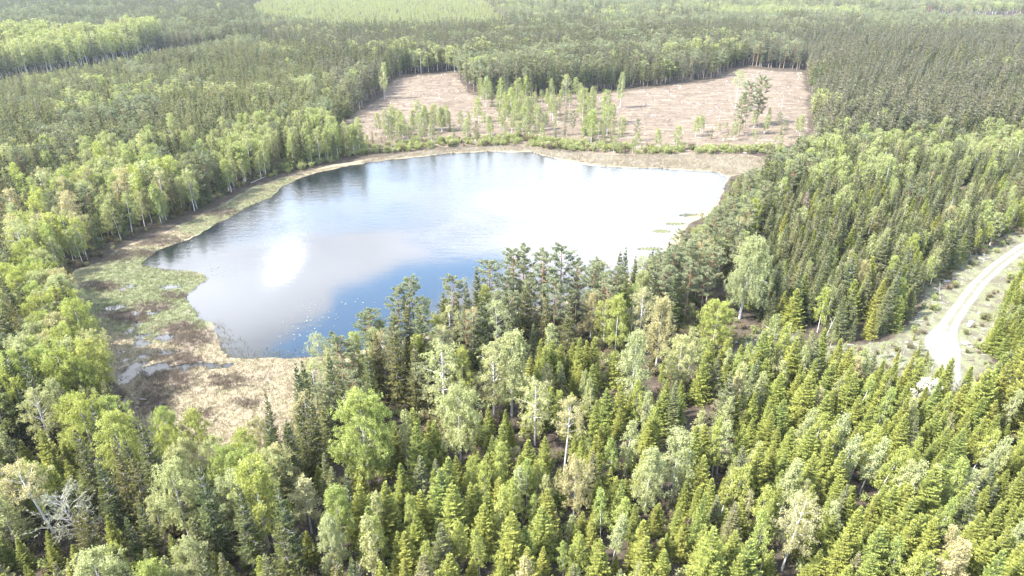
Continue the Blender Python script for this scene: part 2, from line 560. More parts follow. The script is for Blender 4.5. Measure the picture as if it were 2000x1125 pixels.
out_surface(T, principled(T, col, 0.95, bump(T, hsum, 0.8, 0.35), 0.1))
MAT['ground'] = m

# water
m, T = material('dark lake water')
tc = T.n('ShaderNodeTexCoord'); OB = tc.outputs['Object']
mp = T.n('ShaderNodeMapping'); mp.inputs['Rotation'].default_value = (0, 0, 0.25); mp.inputs['Scale'].default_value = (0.55, 1.3, 1)
T.put(mp.inputs[0], OB)
w1 = T.noise(mp.outputs[0], 1.6, 3, 0.55)
w2 = T.noise(mp.outputs[0], 0.35, 2, 0.5)
sxyz = T.n('ShaderNodeSeparateXYZ'); T.put(sxyz.inputs[0], OB)
wind = T.smooth(T.m('ADD', T.noise(OB, 0.018, 3, 0.5), T.m('MULTIPLY', T.m('SUBTRACT', sxyz.outputs[1], 205), 0.0045)), 0.35, 0.75)
hw = T.m('MULTIPLY', T.m('ADD', w1, T.m('MULTIPLY', w2, 1.2)), T.m('ADD', T.m('MULTIPLY', wind, 1.5), 0.10))
bw = T.n('ShaderNodeBump'); bw.inputs['Strength'].default_value = 1.0; bw.inputs['Distance'].default_value = 0.05
T.put(bw.inputs['Height'], hw)
p = T.n('ShaderNodeBsdfPrincipled')
p.inputs['Base Color'].default_value = (0.004, 0.006, 0.008, 1)
T.put(p.inputs['Roughness'], T.m('ADD', 0.035, T.m('MULTIPLY', wind, 0.07)))
p.inputs['IOR'].default_value = 1.5
p.inputs['Specular IOR Level'].default_value = 0.5
T.put(p.inputs['Normal'], bw.outputs[0])
out_surface(T, p.outputs[0])
MAT['water'] = m

# road
m, T = material('pale gravel track')
tc = T.n('ShaderNodeTexCoord'); OB = tc.outputs['Object']
at = T.n('ShaderNodeAttribute', attribute_name='across'); sa = T.n('ShaderNodeSeparateColor'); T.put(sa.inputs[0], at.outputs['Color'])
n1 = T.noise(OB, 0.9, 5, 0.65); n2 = T.noise(OB, 6.0, 3, 0.7)
grav = T.mix(T.smooth(n2, 0.3, 0.7), (0.120, 0.113, 0.104), (0.179, 0.170, 0.161))
grass = T.mix(n2, (0.125, 0.118, 0.080), (0.105, 0.110, 0.056))
strip = T.smooth(T.m('ADD', sa.outputs[0], T.m('ADD', T.m('MULTIPLY', T.m('SUBTRACT', n1, 0.5), 2.0), T.m('MULTIPLY', T.m('SUBTRACT', n2, 0.5), 1.8))), 0.50, 0.95)
col = T.mix(strip, grav, grass)
out_surface(T, principled(T, col, 0.9, bump(T, n2, 0.5, 0.05), 0.2))
MAT['road'] = m


def plain(name, a, b, scale=3.0, rough=0.85, bmp=0.5, spec=0.2):
    m, T = material(name)
    tc = T.n('ShaderNodeTexCoord')
    n = T.noise(tc.outputs['Object'], scale, 5, 0.6)
    out_surface(T, principled(T, T.mix(T.smooth(n, 0.3, 0.7), a, b), rough, bump(T, n, bmp, 0.08), spec))
    return m


MAT['stone'] = plain('pale granite', (0.160, 0.152, 0.140), (0.256, 0.248, 0.232), 2.5)
MAT['pad'] = plain('lily pad', (0.170, 0.196, 0.136), (0.255, 0.272, 0.212), 3.0, 0.25, 0.1, 0.7)


def toned(name, stops, rough=0.9, trans=0.0):
    m, T = material(name)
    at = T.n('ShaderNodeAttribute', attribute_name='tone')
    col = T.ramp(at.outputs['Fac'], stops)
    if trans:
        d = T.n('ShaderNodeBsdfDiffuse'); T.put(d.inputs[0], col)
        t2 = T.n('ShaderNodeBsdfTranslucent'); T.put(t2.inputs[0], col)
        mx = T.n('ShaderNodeMixShader'); mx.inputs[0].default_value = trans
        T.put(mx.inputs[1], d.outputs[0]); T.put(mx.inputs[2], t2.outputs[0])
        out_surface(T, mx.outputs[0])
    else:
        out_surface(T, principled(T, col, rough, None, 0.15))
    return m


MAT['reed'] = toned('dry reed', [(0.0, (0.169, 0.137, 0.098)), (0.5, (0.260, 0.224, 0.169)), (1.0, (0.325, 0.293, 0.234))], trans=0.3)
MAT['sedge'] = toned('sedge and bog myrtle', [(0.0, (0.135, 0.102, 0.080)), (0.33, (0.195, 0.160, 0.125)), (0.36, (0.124, 0.146, 0.060)), (0.68, (0.195, 0.202, 0.107)), (0.7, (0.202, 0.169, 0.104)), (1.0, (0.273, 0.234, 0.156))], trans=0.3)
MAT['slash'] = toned('felling slash', [(0.0, (0.075, 0.052, 0.045)), (0.5, (0.145, 0.115, 0.10)), (0.8, (0.23, 0.205, 0.185)), (1.0, (0.36, 0.34, 0.315))])

# ---------------------------------------------------------------- ground sheet
def axis(lo, hi, mid_lo, mid_hi, step, grow):
    a = list(np.arange(mid_lo, mid_hi + 1e-6, step))
    s = step; p_ = mid_hi
    while p_ < hi:
        s *= grow; p_ += s; a.append(p_)
    s = step; p_ = mid_lo; b = []
    while p_ > lo:
        s *= grow; p_ -= s; b.append(p_)
    return np.array(b[::-1] + a)


gx = axis(-4500, 4500, -150, 150, 1.25, 1.07)
gy = axis(-300, 6500, 80, 335, 1.25, 1.06)
GX, GY = np.meshgrid(gx, gy)
fx_, fy_ = GX.ravel(), GY.ravel()
zs = ground_z(fx_, fy_)


def soft(poly, x, y, w=3.0):
    d = pdist(poly, x, y)
    return np.clip(0.5 + np.where(inside(poly, x, y), d, -d) / (2 * w), 0, 1)


m_clear = soft(CLEAR, fx_, fy_, 4)
m_marsh = soft(MARSH, fx_, fy_, 1.2)
m_verge = soft(VERGE, fx_, fy_, 1.5)
m_peat = soft(PEAT, fx_, fy_, 2)
uu, vv, _d = project(fx_, np.maximum(fy_, 20), 0.0)
# parts of the fen: reedy far shore, green western fen, straw meadow on the near side
green = np.clip(1 - np.hypot((uu - 300) / 170, (vv - 575) / 95), -1, 1) * 2.0
green = np.maximum(green, np.clip(1 - np.hypot((uu - 450) / 200, (vv - 405) / 75), -1, 1) * 1.5)
green = np.clip(0.35 + green + 0.30 * vnoise(fx_, fy_, 7, 8), 0, 1) * m_marsh
green = np.where(vv > 735, 0, green)
HEATH = [(352, 640, 40, 12), (375, 660, 38, 22), (300, 600, 35, 10), (340, 578, 26, 8), (285, 495, 30, 8), (255, 620, 40, 15), (350, 705, 50, 20), (330, 745, 60, 26),
         (440, 745, 40, 16), (400, 812, 22, 14), (480, 790, 22, 9), (205, 560, 28, 10), (210, 500, 50, 14), (300, 470, 60, 9), (400, 415, 70, 8), (300, 785, 40, 30)]
wu = uu + 26 * vnoise(fx_, fy_, 5, 51) + 14 * vnoise(fx_, fy_, 2.2, 52); wv = vv + 11 * vnoise(fx_, fy_, 5, 53) + 6 * vnoise(fx_, fy_, 2.2, 54)
hm = np.zeros_like(fx_)
for (a_, b_, c_, d_) in HEATH:
    hm = np.maximum(hm, 1.0 * np.exp(-((wu - a_) / c_) ** 2 - ((wv - b_) / d_) ** 2))
hm = np.clip(0.76 * hm + 0.28 * vnoise(fx_, fy_, 3.5, 9), 0, 1) * m_marsh
straw_m = m_marsh
for (x_, y_, r_) in GAPS:
    pass
me = new_mesh('ground', np.stack([fx_, fy_, zs], 1),
              (lambda i, j, w: np.stack([i * w + j, i * w + j + 1, (i + 1) * w + j + 1, (i + 1) * w + j], -1).reshape(-1, 4))(
                  *np.meshgrid(np.arange(len(gy) - 1), np.arange(len(gx) - 1), indexing='ij'), len(gx)),
              mats=[MAT['ground']], smooth=True,
              cols={'zone_a': np.stack([m_clear, straw_m, green], 1), 'zone_b': np.stack([hm, m_verge, m_peat], 1)})
ground = tag(obj('ground', me), kind='structure')

ZG = zs.reshape(len(gy), len(gx))


def gz1(x, y):
    i_ = int(np.clip(np.searchsorted(gy, y) - 1, 0, len(gy) - 2)); j_ = int(np.clip(np.searchsorted(gx, x) - 1, 0, len(gx) - 2))
    a_ = (y - gy[i_]) / (gy[i_ + 1] - gy[i_]); b_ = (x - gx[j_]) / (gx[j_ + 1] - gx[j_])
    return float((ZG[i_, j_] * (1 - b_) + ZG[i_, j_ + 1] * b_) * (1 - a_) + (ZG[i_ + 1, j_] * (1 - b_) + ZG[i_ + 1, j_ + 1] * b_) * a_)


# ---------------------------------------------------------------- lake
lx0, lx1 = LAKE[:, 0].min() - 30, LAKE[:, 0].max() + 6
ly0, ly1 = 92.0, LAKE[:, 1].max() + 4
lake = tag(obj('lake', new_mesh('lake', [(lx0, ly0, 0), (lx1, ly0, 0), (lx1, ly1, 0), (lx0, ly1, 0)], [(0, 1, 2, 3)], mats=[MAT['water']])), kind='structure')

# ---------------------------------------------------------------- gravel road
def resample(poly, step):
    d = np.concatenate([[0], np.cumsum(np.hypot(*np.diff(poly, axis=0).T))])
    s = np.arange(0, d[-1], step)
    p_ = np.stack([np.interp(s, d, poly[:, 0]), np.interp(s, d, poly[:, 1])], 1)
    for _ in range(6):
        p_[1:-1] = 0.25 * p_[:-2] + 0.5 * p_[1:-1] + 0.25 * p_[2:]
    return p_, d[-1]


rc, rl = resample(ROADC, 1.5)
tn = np.gradient(rc, axis=0); tn /= np.linalg.norm(tn, axis=1, keepdims=True)
nr = np.stack([-tn[:, 1], tn[:, 0]], 1)
prof = np.array([-1, -0.86, -0.62, -0.36, -0.14, 0, 0.14, 0.36, 0.62, 0.86, 1.0])
ph = np.array([-0.10, 0.03, 0.045, 0.045, 0.075, 0.085, 0.075, 0.045, 0.045, 0.03, -0.10])
pc = np.array([0.95, 0.55, 0.05, 0.05, 0.75, 0.90, 0.75, 0.05, 0.05, 0.55, 0.95])
endx, endy = gz(1842, 680)
V, A = [], []
for k, p_ in enumerate(rc):
    de = math.hypot(p_[0] - endx, p_[1] - endy)
    hw_ = 2.0 + 1.7 * math.exp(-(de / 8.0) ** 2) + 0.25 * float(vnoise(p_[0], p_[1], 4, 3))
    z0 = gz1(*p_)
    flat = math.exp(-(de / 9.0) ** 2)
    for q, h_, c_ in zip(prof, ph, pc):
        V.append((p_[0] + nr[k, 0] * q * hw_, p_[1] + nr[k, 1] * q * hw_, z0 + 0.09 + h_))
        A.append((c_ * (1 - 0.8 * flat), 0, 0))
np_ = len(prof)
i, j = np.meshgrid(np.arange(len(rc) - 1), np.arange(np_ - 1), indexing='ij')
Q = np.stack([i * np_ + j, i * np_ + j + 1, (i + 1) * np_ + j + 1, (i + 1) * np_ + j], -1).reshape(-1, 4)
road = tag(obj('road', new_mesh('road', V, Q, mats=[MAT['road']], smooth=True, cols={'across': A})), kind='structure')

# ---------------------------------------------------------------- tree shapes
def unit(v):
    v = np.asarray(v, float)
    return v / (np.linalg.norm(v, axis=-1, keepdims=True) + 1e-9)


def rand_dirs(r, n):
    return unit(r.normal(size=(n, 3)))


def spruce(seed, H, Rm, cb, whorls, per, ns, w, droop=0.35, bare=0.0, rb=None, dens=1.0):
    r = np.random.default_rng(seed)
    tr, cr = MB(), MB()
    rb = rb or H * 0.011
    zt = np.linspace(-0.4, H * 0.985, 9)
    sway = np.cumsum(r.normal(0, 0.012 * H / 12, (9, 2)), 0)
    tr.tube(np.c_[sway, zt], rb * (1.06 - zt / H) + 0.012, 6)

    def axis_at(z):
        return np.array([np.interp(z, zt, sway[:, 0]), np.interp(z, zt, sway[:, 1]), z])
    Cc, Aa, Bb, Tt = [], [], [], []
    for k in range(whorls):
        f = (k + r.uniform(-0.3, 0.3)) / whorls
        f = min(max(f, 0), 0.985)
        t = cb + (1 - cb) * f
        L0 = Rm * (1 - f) ** 0.95 * (0.62 + 0.38 * min(1, f * 5 + 0.5)) + 0.06
        nb = max(3, int(per * (1 - 0.45 * f)))
        a0 = r.uniform(0, 6.28)
        for b in range(nb):
            L = L0 * r.uniform(0.72, 1.18)
            if r.random() < 0.06:
                continue
            az_ = a0 + b * 6.283 / nb + r.normal(0, 0.16)
            o = np.array([math.cos(az_), math.sin(az_), 0.0]); s_ = np.array([-o[1], o[0], 0.0])
            e1 = -0.25 + 0.95 * f + r.normal(0, 0.08)
            base = axis_at(H * t + r.normal(0, 0.06))
            S = np.linspace(0.12, 1.0, ns)
            zc = L * (e1 * S - droop * (1 - f) * S + droop * 1.15 * (1 - 0.6 * f) * S ** 2.4)
            pts = base + np.outer(S * L, o) + np.c_[np.zeros(ns), np.zeros(ns), zc]
            isbare = r.random() < bare * (1 - 0.7 * f)
            if bare > 0 and (r.random() < 0.5 or isbare):
                tr.tube(np.vstack([base, pts[ns // 2], pts[-1]]), [0.05, 0.035, 0.012], 3, mi=1)
            if isbare:
                continue
            tg = unit(np.gradient(pts, axis=0))
            br_t = r.uniform(-0.14, 0.14)
            for side in (-1, 1):
                ln = (0.42 * L * (1.12 - S) + 0.16) * r.uniform(0.75, 1.25, ns)
                dv = unit(tg * 0.75 + side * s_ * r.uniform(0.6, 1.0, (ns, 1)) + np.c_[np.zeros((ns, 2)), -r.uniform(0.1, 0.55, ns)])
                Cc.append(pts + dv * ln[:, None] * 0.5); Aa.append(dv * ln[:, None] * 0.55)
                nrm = unit(np.cross(dv, np.array([0, 0, 1.0])))
                bv = nrm * 0.7 + np.c_[r.normal(0, 0.25, (ns, 2)), r.normal(0, 0.55, ns)]
                Bb.append(unit(bv) * (w * r.uniform(0.7, 1.3, (ns, 1))))
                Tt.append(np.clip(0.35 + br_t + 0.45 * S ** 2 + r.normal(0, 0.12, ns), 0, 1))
            nd = max(1, int(ns * 0.5 * dens))              # hanging twigs under the branch
            ii = r.integers(0, ns, nd)
            dv = unit(np.c_[r.normal(0, 0.25, (nd, 2)), -np.ones(nd)] + tg[ii] * 0.5)
            ln = (0.20 * L + 0.12) * r.uniform(0.6, 1.3, nd)
            Cc.append(pts[ii] + dv * ln[:, None] * 0.5); Aa.append(dv * ln[:, None] * 0.55)
            Bb.append(unit(np.cross(dv, o + r.normal(0, 0.3, (nd, 3)))) * w * 0.9)
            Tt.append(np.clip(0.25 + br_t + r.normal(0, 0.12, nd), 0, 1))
            Cc.append(pts[-1:] + tg[-1:] * 0.05); Aa.append(tg[-1:] * (0.10 * L + 0.10)); Bb.append(s_[None] * w * 0.9); Tt.append([0.9])
    for q in range(4):                                      # leader
        top = axis_at(H * 0.985)
        dv = rand_dirs(r, 1)[0] * 0.12; dv[2] = 0.28
        Cc.append((top + dv * 0.3)[None]); Aa.append(dv[None]); Bb.append(rand_dirs(r, 1) * w * 0.5); Tt.append([0.95])
    cr.leaves(np.concatenate(Cc), np.concatenate(Aa), np.concatenate(Bb), np.concatenate(Tt))
    return tr, cr


def birch(seed, H, Rm, cb, nbr, strands, per, size, shape='round', lean=0.0, limb=1.0, rb=None, droop=0.8, fork=False):
    r = np.random.default_rng(seed)
    tr, cr = MB(), MB()
    rb = rb or 0.0105 * H
    n = 10
    zt = np.linspace(-0.4, H * 0.96, n)
    sway = np.cumsum(r.normal(0, 0.018 * H / 12, (n, 2)), 0)
    sway[:, 0] += lean * np.clip(zt / H, 0, 1) ** 1.6 * H * 0.12
    axis_ = np.c_[sway, zt]
    rad = rb * np.clip(1.05 - zt / H, 0.03, 2) ** 0.85 + 0.012
    tr.tube(axis_, rad, 7)

    def at(z):
        return np.array([np.interp(z, zt, axis_[:, 0]), np.interp(z, zt, axis_[:, 1]), z])
    Cc, Aa, Bb, Tt = [], [], [], []
    ga = r.uniform(0, 6.28)
    for k in range(nbr):
        f = (k + 0.5) / nbr
        if shape == 'round':
            prof_ = math.sqrt(max(0.0, 1 - (2 * (f * 0.92 + 0.04) - 0.92) ** 2)); rise = 0.55 + 0.6 * f
        elif shape == 'column':
            prof_ = (1 - f) ** 0.55 * (0.55 + 0.45 * min(1, f * 4)) + 0.12; rise = 0.8 + 0.5 * f
        elif shape == 'slim':
            prof_ = (1 - f) ** 0.7 * (0.6 + 0.4 * min(1, f * 3)) + 0.10; rise = 0.9
        else:                                               # umbrella top
            prof_ = math.sqrt(max(0.05, 1 - (1.5 * f - 0.45) ** 2)); rise = 0.9
        L = Rm * prof_ * r.uniform(0.78, 1.22)
        ga += 2.4 + r.normal(0, 0.3)
        o = np.array([math.cos(ga), math.sin(ga), 0.0])
        z0 = H * (cb + (0.985 - cb) * f) - L * rise * 0.55
        z0 = max(z0, H * cb * 0.8)
        b0 = at(min(z0, H * 0.95))
        S = np.linspace(0, 1, 6)
        curve = b0 + np.outer(L * S, o) + np.c_[np.zeros((6, 2)), L * rise * (S - 0.42 * droop * S ** 2.5)]
        curve[1:] += np.cumsum(r.normal(0, 0.03 * L, (5, 3)), 0)
        tr.tube(curve, (0.20 * rb * L / max(Rm, 0.5) + 0.008) * limb * (1.08 - S) + 0.006, 4, mi=0 if k % 4 == 0 and limb > 1.2 else 1)
        br_t = r.uniform(-0.16, 0.16)
        for q in range(strands):
            s_ = r.uniform(0.28, 1.0) ** 0.8
            c0 = np.array([np.interp(s_, S, curve[:, i]) for i in range(3)])
            spread = 0.30 * Rm * (0.5 + 0.5 * s_)
            c0 = c0 + rand_dirs(r, 1)[0] * spread * r.random() ** 0.5 * np.array([1, 1, 0.8])
            hl = droop * r.uniform(0.25, 1.0) * min(1.6, 0.16 * H * 0.6)
            m_ = per
            u = r.random(m_)
            c = c0 + np.c_[r.normal(0, size * 0.8, (m_, 2)) + np.outer(u, o[:2]) * 0.15, -u * hl + r.normal(0, size * 0.55, m_)]
            nrm = unit(rand_dirs(r, m_) + np.array([0, 0, 0.75]))
            a = unit(np.cross(nrm, rand_dirs(r, m_)))
            b = np.cross(nrm, a)
            sz = size * r.uniform(0.6, 1.25, (m_, 1))
            Cc.append(c); Aa.append(a * sz * 0.62); Bb.append(b * sz * 0.42)
            Tt.append(np.clip(0.5 + br_t + r.normal(0, 0.06) + r.normal(0, 0.14, m_), 0, 1))
    cr.leaves(np.concatenate(Cc), np.concatenate(Aa), np.concatenate(Bb), np.concatenate(Tt))
    return tr, cr


def pine(seed, H, Rm, cb, nbr, clumps, per, size, rb=None):
    r = np.random.default_rng(seed)
    tr, cr = MB(), MB()
    rb = rb or 0.0115 * H
    n = 9
    zt = np.linspace(-0.4, H * 0.97, n)
    sway = np.cumsum(r.normal(0, 0.02 * H / 12, (n, 2)), 0)
    ax = np.c_[sway, zt]
    tr.tube(ax, rb * np.clip(1.05 - 0.9 * zt / H, 0.05, 2) + 0.01, 7)

    def at(z):
        return np.array([np.interp(z, zt, ax[:, 0]), np.interp(z, zt, ax[:, 1]), z])
    Cc, Aa, Bb, Tt = [], [], [], []
    ga = r.uniform(0, 6)
    for k in range(nbr):
        f = (k + 0.5) / nbr
        L = Rm * (0.45 + 0.75 * math.sin(math.pi * min(1, 0.18 + 0.78 * f))) * r.uniform(0.6, 1.2) * (1 if f < 0.85 else 0.7)
        ga += 2.4 + r.normal(0, 0.5)
        o = np.array([math.cos(ga), math.sin(ga), 0])
        b0 = at(H * (cb + (0.95 - cb) * f))
        S = np.linspace(0, 1, 5)
        cv = b0 + np.outer(S * L, o) + np.c_[np.zeros((5, 2)), L * ((-0.15 + 0.7 * f) * S + 0.22 * S ** 2)]
        cv[1:] += np.cumsum(r.normal(0, 0.04 * L, (4, 3)), 0)
        tr.tube(cv, 0.05 * (1.1 - S) * L / Rm * (H / 18) + 0.012, 4)
        for q in range(clumps):
            s_ = r.uniform(0.4, 1.05)
            c0 = np.array([np.interp(s_, S, cv[:, i]) for i in range(3)]) + rand_dirs(r, 1)[0] * 0.30 * L * np.array([1, 1, 0.45]) * r.random()
            d = unit(rand_dirs(r, per) * np.array([1, 1, 0.7]) + np.array([0, 0, 0.55]))
            ln = size * r.uniform(0.6, 1.2, (per, 1))
            Cc.append(c0 + d * ln * 0.7 * r.random((per, 1)) + r.normal(0, size * 0.45, (per, 3)) * np.array([1, 1, 0.6]))
            Aa.append(d * ln * 0.5)
            Bb.append(unit(np.cross(d, rand_dirs(r, per))) * size * 0.20)
            Tt.append(np.clip(0.45 + r.normal(0, 0.10) + r.normal(0, 0.12, per), 0, 1))
    cr.leaves(np.concatenate(Cc), np.concatenate(Aa), np.concatenate(Bb), np.concatenate(Tt))
    return tr, cr


def snag_spruce(seed, H, Rm, n=60, needle=0):
    """dead standing spruce: bare drooping twigs on a pole"""
    r = np.random.default_rng(seed)
    tr, cr = MB(), MB()
    zt = np.linspace(-0.4, H, 8)
    tr.tube(np.c_[np.cumsum(r.normal(0, 0.03, (8, 2)), 0), zt], 0.011 * H * (1.05 - zt / H) + 0.015, 6)
    Cc, Aa, Bb, Tt = [], [], [], []
    for k in range(n):
        f = k / n
        z0 = H * (0.12 + 0.86 * f); L = Rm * (1 - f) ** 0.7 * r.uniform(0.5, 1.2) + 0.15
        az_ = r.uniform(0, 6.28); o = np.array([math.cos(az_), math.sin(az_), 0])
        S = np.linspace(0, 1, 4)
        cv = np.array([0, 0, z0]) + np.outer(S * L, o) + np.c_[np.zeros((4, 2)), L * (-0.45 * S + 0.25 * S ** 2)]
        tr.tube(cv, 0.028 * (1.1 - S) + 0.010, 3)
        m_ = 5 + needle
        ii = r.random(m_)
        c = np.stack([np.interp(ii, S, cv[:, i]) for i in range(3)], 1)
        d = unit(o * 0.5 + rand_dirs(r, m_) * 0.7 + np.array([0, 0, -0.6]))
        ln = r.uniform(0.2, 0.5, (m_, 1))
        Cc.append(c + d * ln * 0.5); Aa.append(d * ln * 0.5); Bb.append(unit(np.cross(d, rand_dirs(r, m_))) * (0.022 if not needle else 0.06)); Tt.append(r.random(m_))
    cr.leaves(np.concatenate(Cc), np.concatenate(Aa), np.concatenate(Bb), np.concatenate(Tt))
    return tr, cr


def bare_tree(seed, H, Rm, nbr, twigs, tw=0.025):
    """broadleaf tree without leaves: limbs that fork into a haze of twigs"""
    r = np.random.default_rng(seed)
    tr, cr = MB(), MB()
    zt = np.linspace(-0.4, H * 0.8, 7)
    ax = np.c_[np.cumsum(r.normal(0, 0.10, (7, 2)), 0), zt]
    tr.tube(ax, 0.012 * H * (1.1 - zt / H) + 0.01, 7)
    Cc, Aa, Bb, Tt = [], [], [], []
    ga = 0
    for k in range(nbr):
        f = (k + 0.5) / nbr
        ga += 2.4 + r.normal(0, 0.3); o = np.array([math.cos(ga), math.sin(ga), 0])
        L = Rm * (0.6 + 0.5 * math.sin(math.pi * min(1, f + 0.1))) * r.uniform(0.8, 1.2)
        z0 = H * (0.18 + 0.6 * f)
        b0 = np.array([np.interp(z0, zt, ax[:, 0]), np.interp(z0, zt, ax[:, 1]), z0])
        S = np.linspace(0, 1, 6)
        cv = b0 + np.outer(S * L, o) + np.c_[np.zeros((6, 2)), L * (0.9 * S - 0.25 * S ** 2)]
        cv[1:] += np.cumsum(r.normal(0, 0.05 * L, (5, 3)), 0)
        tr.tube(cv, (0.0055 * H) * (1.1 - S) + 0.012, 4)
        for q in range(twigs):
            s_ = r.uniform(0.25, 1.0)
            c0 = np.array([np.interp(s_, S, cv[:, i]) for i in range(3)])
            d0 = unit(o + rand_dirs(r, 1)[0] * 0.9 + np.array([0, 0, 0.5]))
            e = c0 + d0 * L * r.uniform(0.2, 0.45)
            if q % 3 == 0:
                tr.tube(np.stack([c0, (c0 + e) / 2 + r.normal(0, 0.05, 3), e]), [0.03, 0.02, 0.01], 3)
            m_ = 7
            u = r.random((m_, 1))
            d = unit(d0 + rand_dirs(r, m_) * 0.8)
            ln = r.uniform(0.25, 0.7, (m_, 1))
            Cc.append(c0 + (e - c0) * u + d * ln * 0.5); Aa.append(d * ln * 0.5); Bb.append(unit(np.cross(d, rand_dirs(r, m_))) * tw); Tt.append(r.random(m_))
    cr.leaves(np.concatenate(Cc), np.concatenate(Aa), np.concatenate(Bb), np.concatenate(Tt))
    return tr, cr


def bush(seed, H, Rm, n, size):
    r = np.random.default_rng(seed)
    tr, cr = MB(), MB()
    Cc, Aa, Bb, Tt = [], [], [], []
    for k in range(7):
        az_ = r.uniform(0, 6.28); L = H * r.uniform(0.7, 1.0)
        o = np.array([math.cos(az_), math.sin(az_), 0]) * Rm * r.uniform(0.3, 0.9)
        S = np.linspace(0, 1, 4)
        cv = np.outer(S ** 1.3, o) + np.c_[np.zeros((4, 2)), S * L - 0.1]
        tr.tube(cv, 0.03 * (1.1 - S) + 0.008, 3)
        u = r.random(n) ** 0.7
        c = np.stack([np.interp(u, S, cv[:, i]) for i in range(3)], 1) + r.normal(0, 0.22 * Rm, (n, 3)) * np.array([1, 1, 0.7])
        nrm = unit(rand_dirs(r, n) + np.array([0, 0, 0.5])); a = unit(np.cross(nrm, rand_dirs(r, n))); b = np.cross(nrm, a)
        sz = size * r.uniform(0.6, 1.3, (n, 1))
        Cc.append(c); Aa.append(a * sz * 0.6); Bb.append(b * sz * 0.4); Tt.append(np.clip(0.5 + r.normal(0, 0.08) + r.normal(0, 0.15, n), 0, 1))
    cr.leaves(np.concatenate(Cc), np.concatenate(Aa), np.concatenate(Bb), np.concatenate(Tt))
    return tr, cr


PROTO = {}      # key -> dict(H, trunk mesh, crown mesh, whole (unlinked object of trunk and crown joined))


def proto(key, species, H, built, trunk_mats, crown_mat):
    tr, cr = built
    tm = tr.mesh(key + ' trunk', trunk_mats)
    cm = cr.mesh(key + ' crown', [crown_mat])
    V1, Q1, T1, M1 = tr.arrays(); V2, Q2, T2, M2 = cr.arrays()
    wm = new_mesh(key + ' whole', np.vstack([V1, V2]), np.vstack([Q1, Q2 + len(V1)]), mats=list(trunk_mats) + [crown_mat],
                  tone=np.concatenate([T1, T2]), mat_idx=np.concatenate([M1, M2 + len(trunk_mats)]))
    PROTO[key] = dict(key=key, species=species, H=H, trunk=tm, crown=cm, whole=bpy.data.objects.new(key, wm))


SB, BB, PB, GW = [MAT['spruce_bark'], MAT['grey_wood']], [MAT['birch_bark'], MAT['birch_limb']], [MAT['pine_bark']], [MAT['grey_wood']]
for k in range(4):
    proto(f'spruce_young{k}', 'spruce', 10, spruce(10 + k, 10, (2.0, 2.2, 2.45, 2.7)[k], 0.03, (27, 30, 25, 24)[k], 9, 9, 0.072), SB, MAT['spruce_young'])
for k in range(3):
    proto(f'spruce_mid{k}', 'spruce', 13, spruce(20 + k, 13, (2.1, 2.6, 3.0)[k], 0.05, (30, 28, 27)[k], 9, 9, 0.085, bare=0.08), SB, MAT['spruce_mid'])
for k in range(3):
    proto(f'spruce_old{k}', 'spruce', 18, spruce(30 + k, 18, 2.9 + 0.15 * k, 0.08, 30, 8, 8, 0.11, droop=0.55, bare=0.22), SB, MAT['spruce_old'])
for k in range(3):
    proto(f'spruce_far{k}', 'spruce', 20, spruce(40 + k, 20, 2.8, 0.30, 17, 6, 4, 0.24, droop=0.45, bare=0.05, dens=0.6), SB, MAT['spruce_brown'])
for k in range(3):
    proto(f'spruce_dark{k}', 'spruce', 20, spruce(43 + k, 20, 2.9, 0.26, 17, 6, 4, 0.24, droop=0.45, bare=0.05, dens=0.6), SB, MAT['spruce_old'])
for k in range(3):
    proto(f'spruce_farmid{k}', 'spruce', 13, spruce(50 + k, 13, 2.5, 0.06, 15, 6, 4, 0.20, dens=0.6), SB, MAT['spruce_mid'])
for k in range(3):
    proto(f'pine_near{k}', 'pine', 18, pine(60 + k, 18, 2.8, 0.42 - 0.07 * k, 32, 15, 18, 0.34), PB, MAT['pine'])
for k in range(2):
    proto(f'pine_far{k}', 'pine', 20, pine(65 + k, 20, 2.8, 0.50, 18, 5, 10, 0.75), PB, MAT['pine'])
for k in range(3):
    proto(f'birch_round{k}', 'birch', 15, birch(70 + k, 15, 3.9, 0.28, 44, 17, 23, 0.19, 'round', droop=0.7), BB, MAT['birch_lime'])
for k in range(3):
    proto(f'birch_column{k}', 'birch', 16, birch(75 + k, 16, 2.9, 0.24, 46, 14, 22, 0.18, 'column', droop=1.0), BB, MAT['birch_lime'])
for k in range(4):
    proto(f'birch_slim{k}', 'birch', 11, birch(80 + k, 11, 1.4, 0.30, 28, 9, 14, 0.18, 'slim', lean=0.5, droop=0.8, rb=0.075), BB, MAT['birch_lime'])
for k in range(2):
    proto(f'birch_sparse{k}', 'birch', 15, birch(86 + k, 15, 3.0, 0.34, 36, 12, 16, 0.165, 'round', limb=1.5, droop=0.8), BB, MAT['birch_buff'])
proto('birch_umbrella', 'birch', 16, birch(90, 16, 2.6, 0.60, 24, 14, 12, 0.16, 'umbrella', limb=1.25, droop=0.6), BB, MAT['birch_buff'])
proto('birch_broad', 'birch', 19, birch(91, 19, 5.2, 0.24, 60, 25, 26, 0.205, 'round', limb=1.3, droop=0.75, rb=0.26), BB, MAT['birch_lime'])
proto('birch_weeping', 'birch', 22, birch(92, 22, 5.4, 0.27, 66, 25, 26, 0.20, 'column', limb=1.5, droop=1.3, rb=0.34), BB, MAT['birch_lime'])
for k in range(3):
    proto(f'birch_far{k}', 'birch', 15, birch(95 + k, 15, 3.1, 0.32, 20, 6, 8, 0.46, ('round', 'column', 'round')[k], droop=0.8), BB, MAT['birch_mix'])
for k in range(2):
    proto(f'birch_mid{k}', 'birch', 13, birch(98 + k, 13, 2.4, 0.28, 28, 8, 10, 0.28, ('round', 'column')[k], droop=0.8), BB, MAT['birch_mix'])
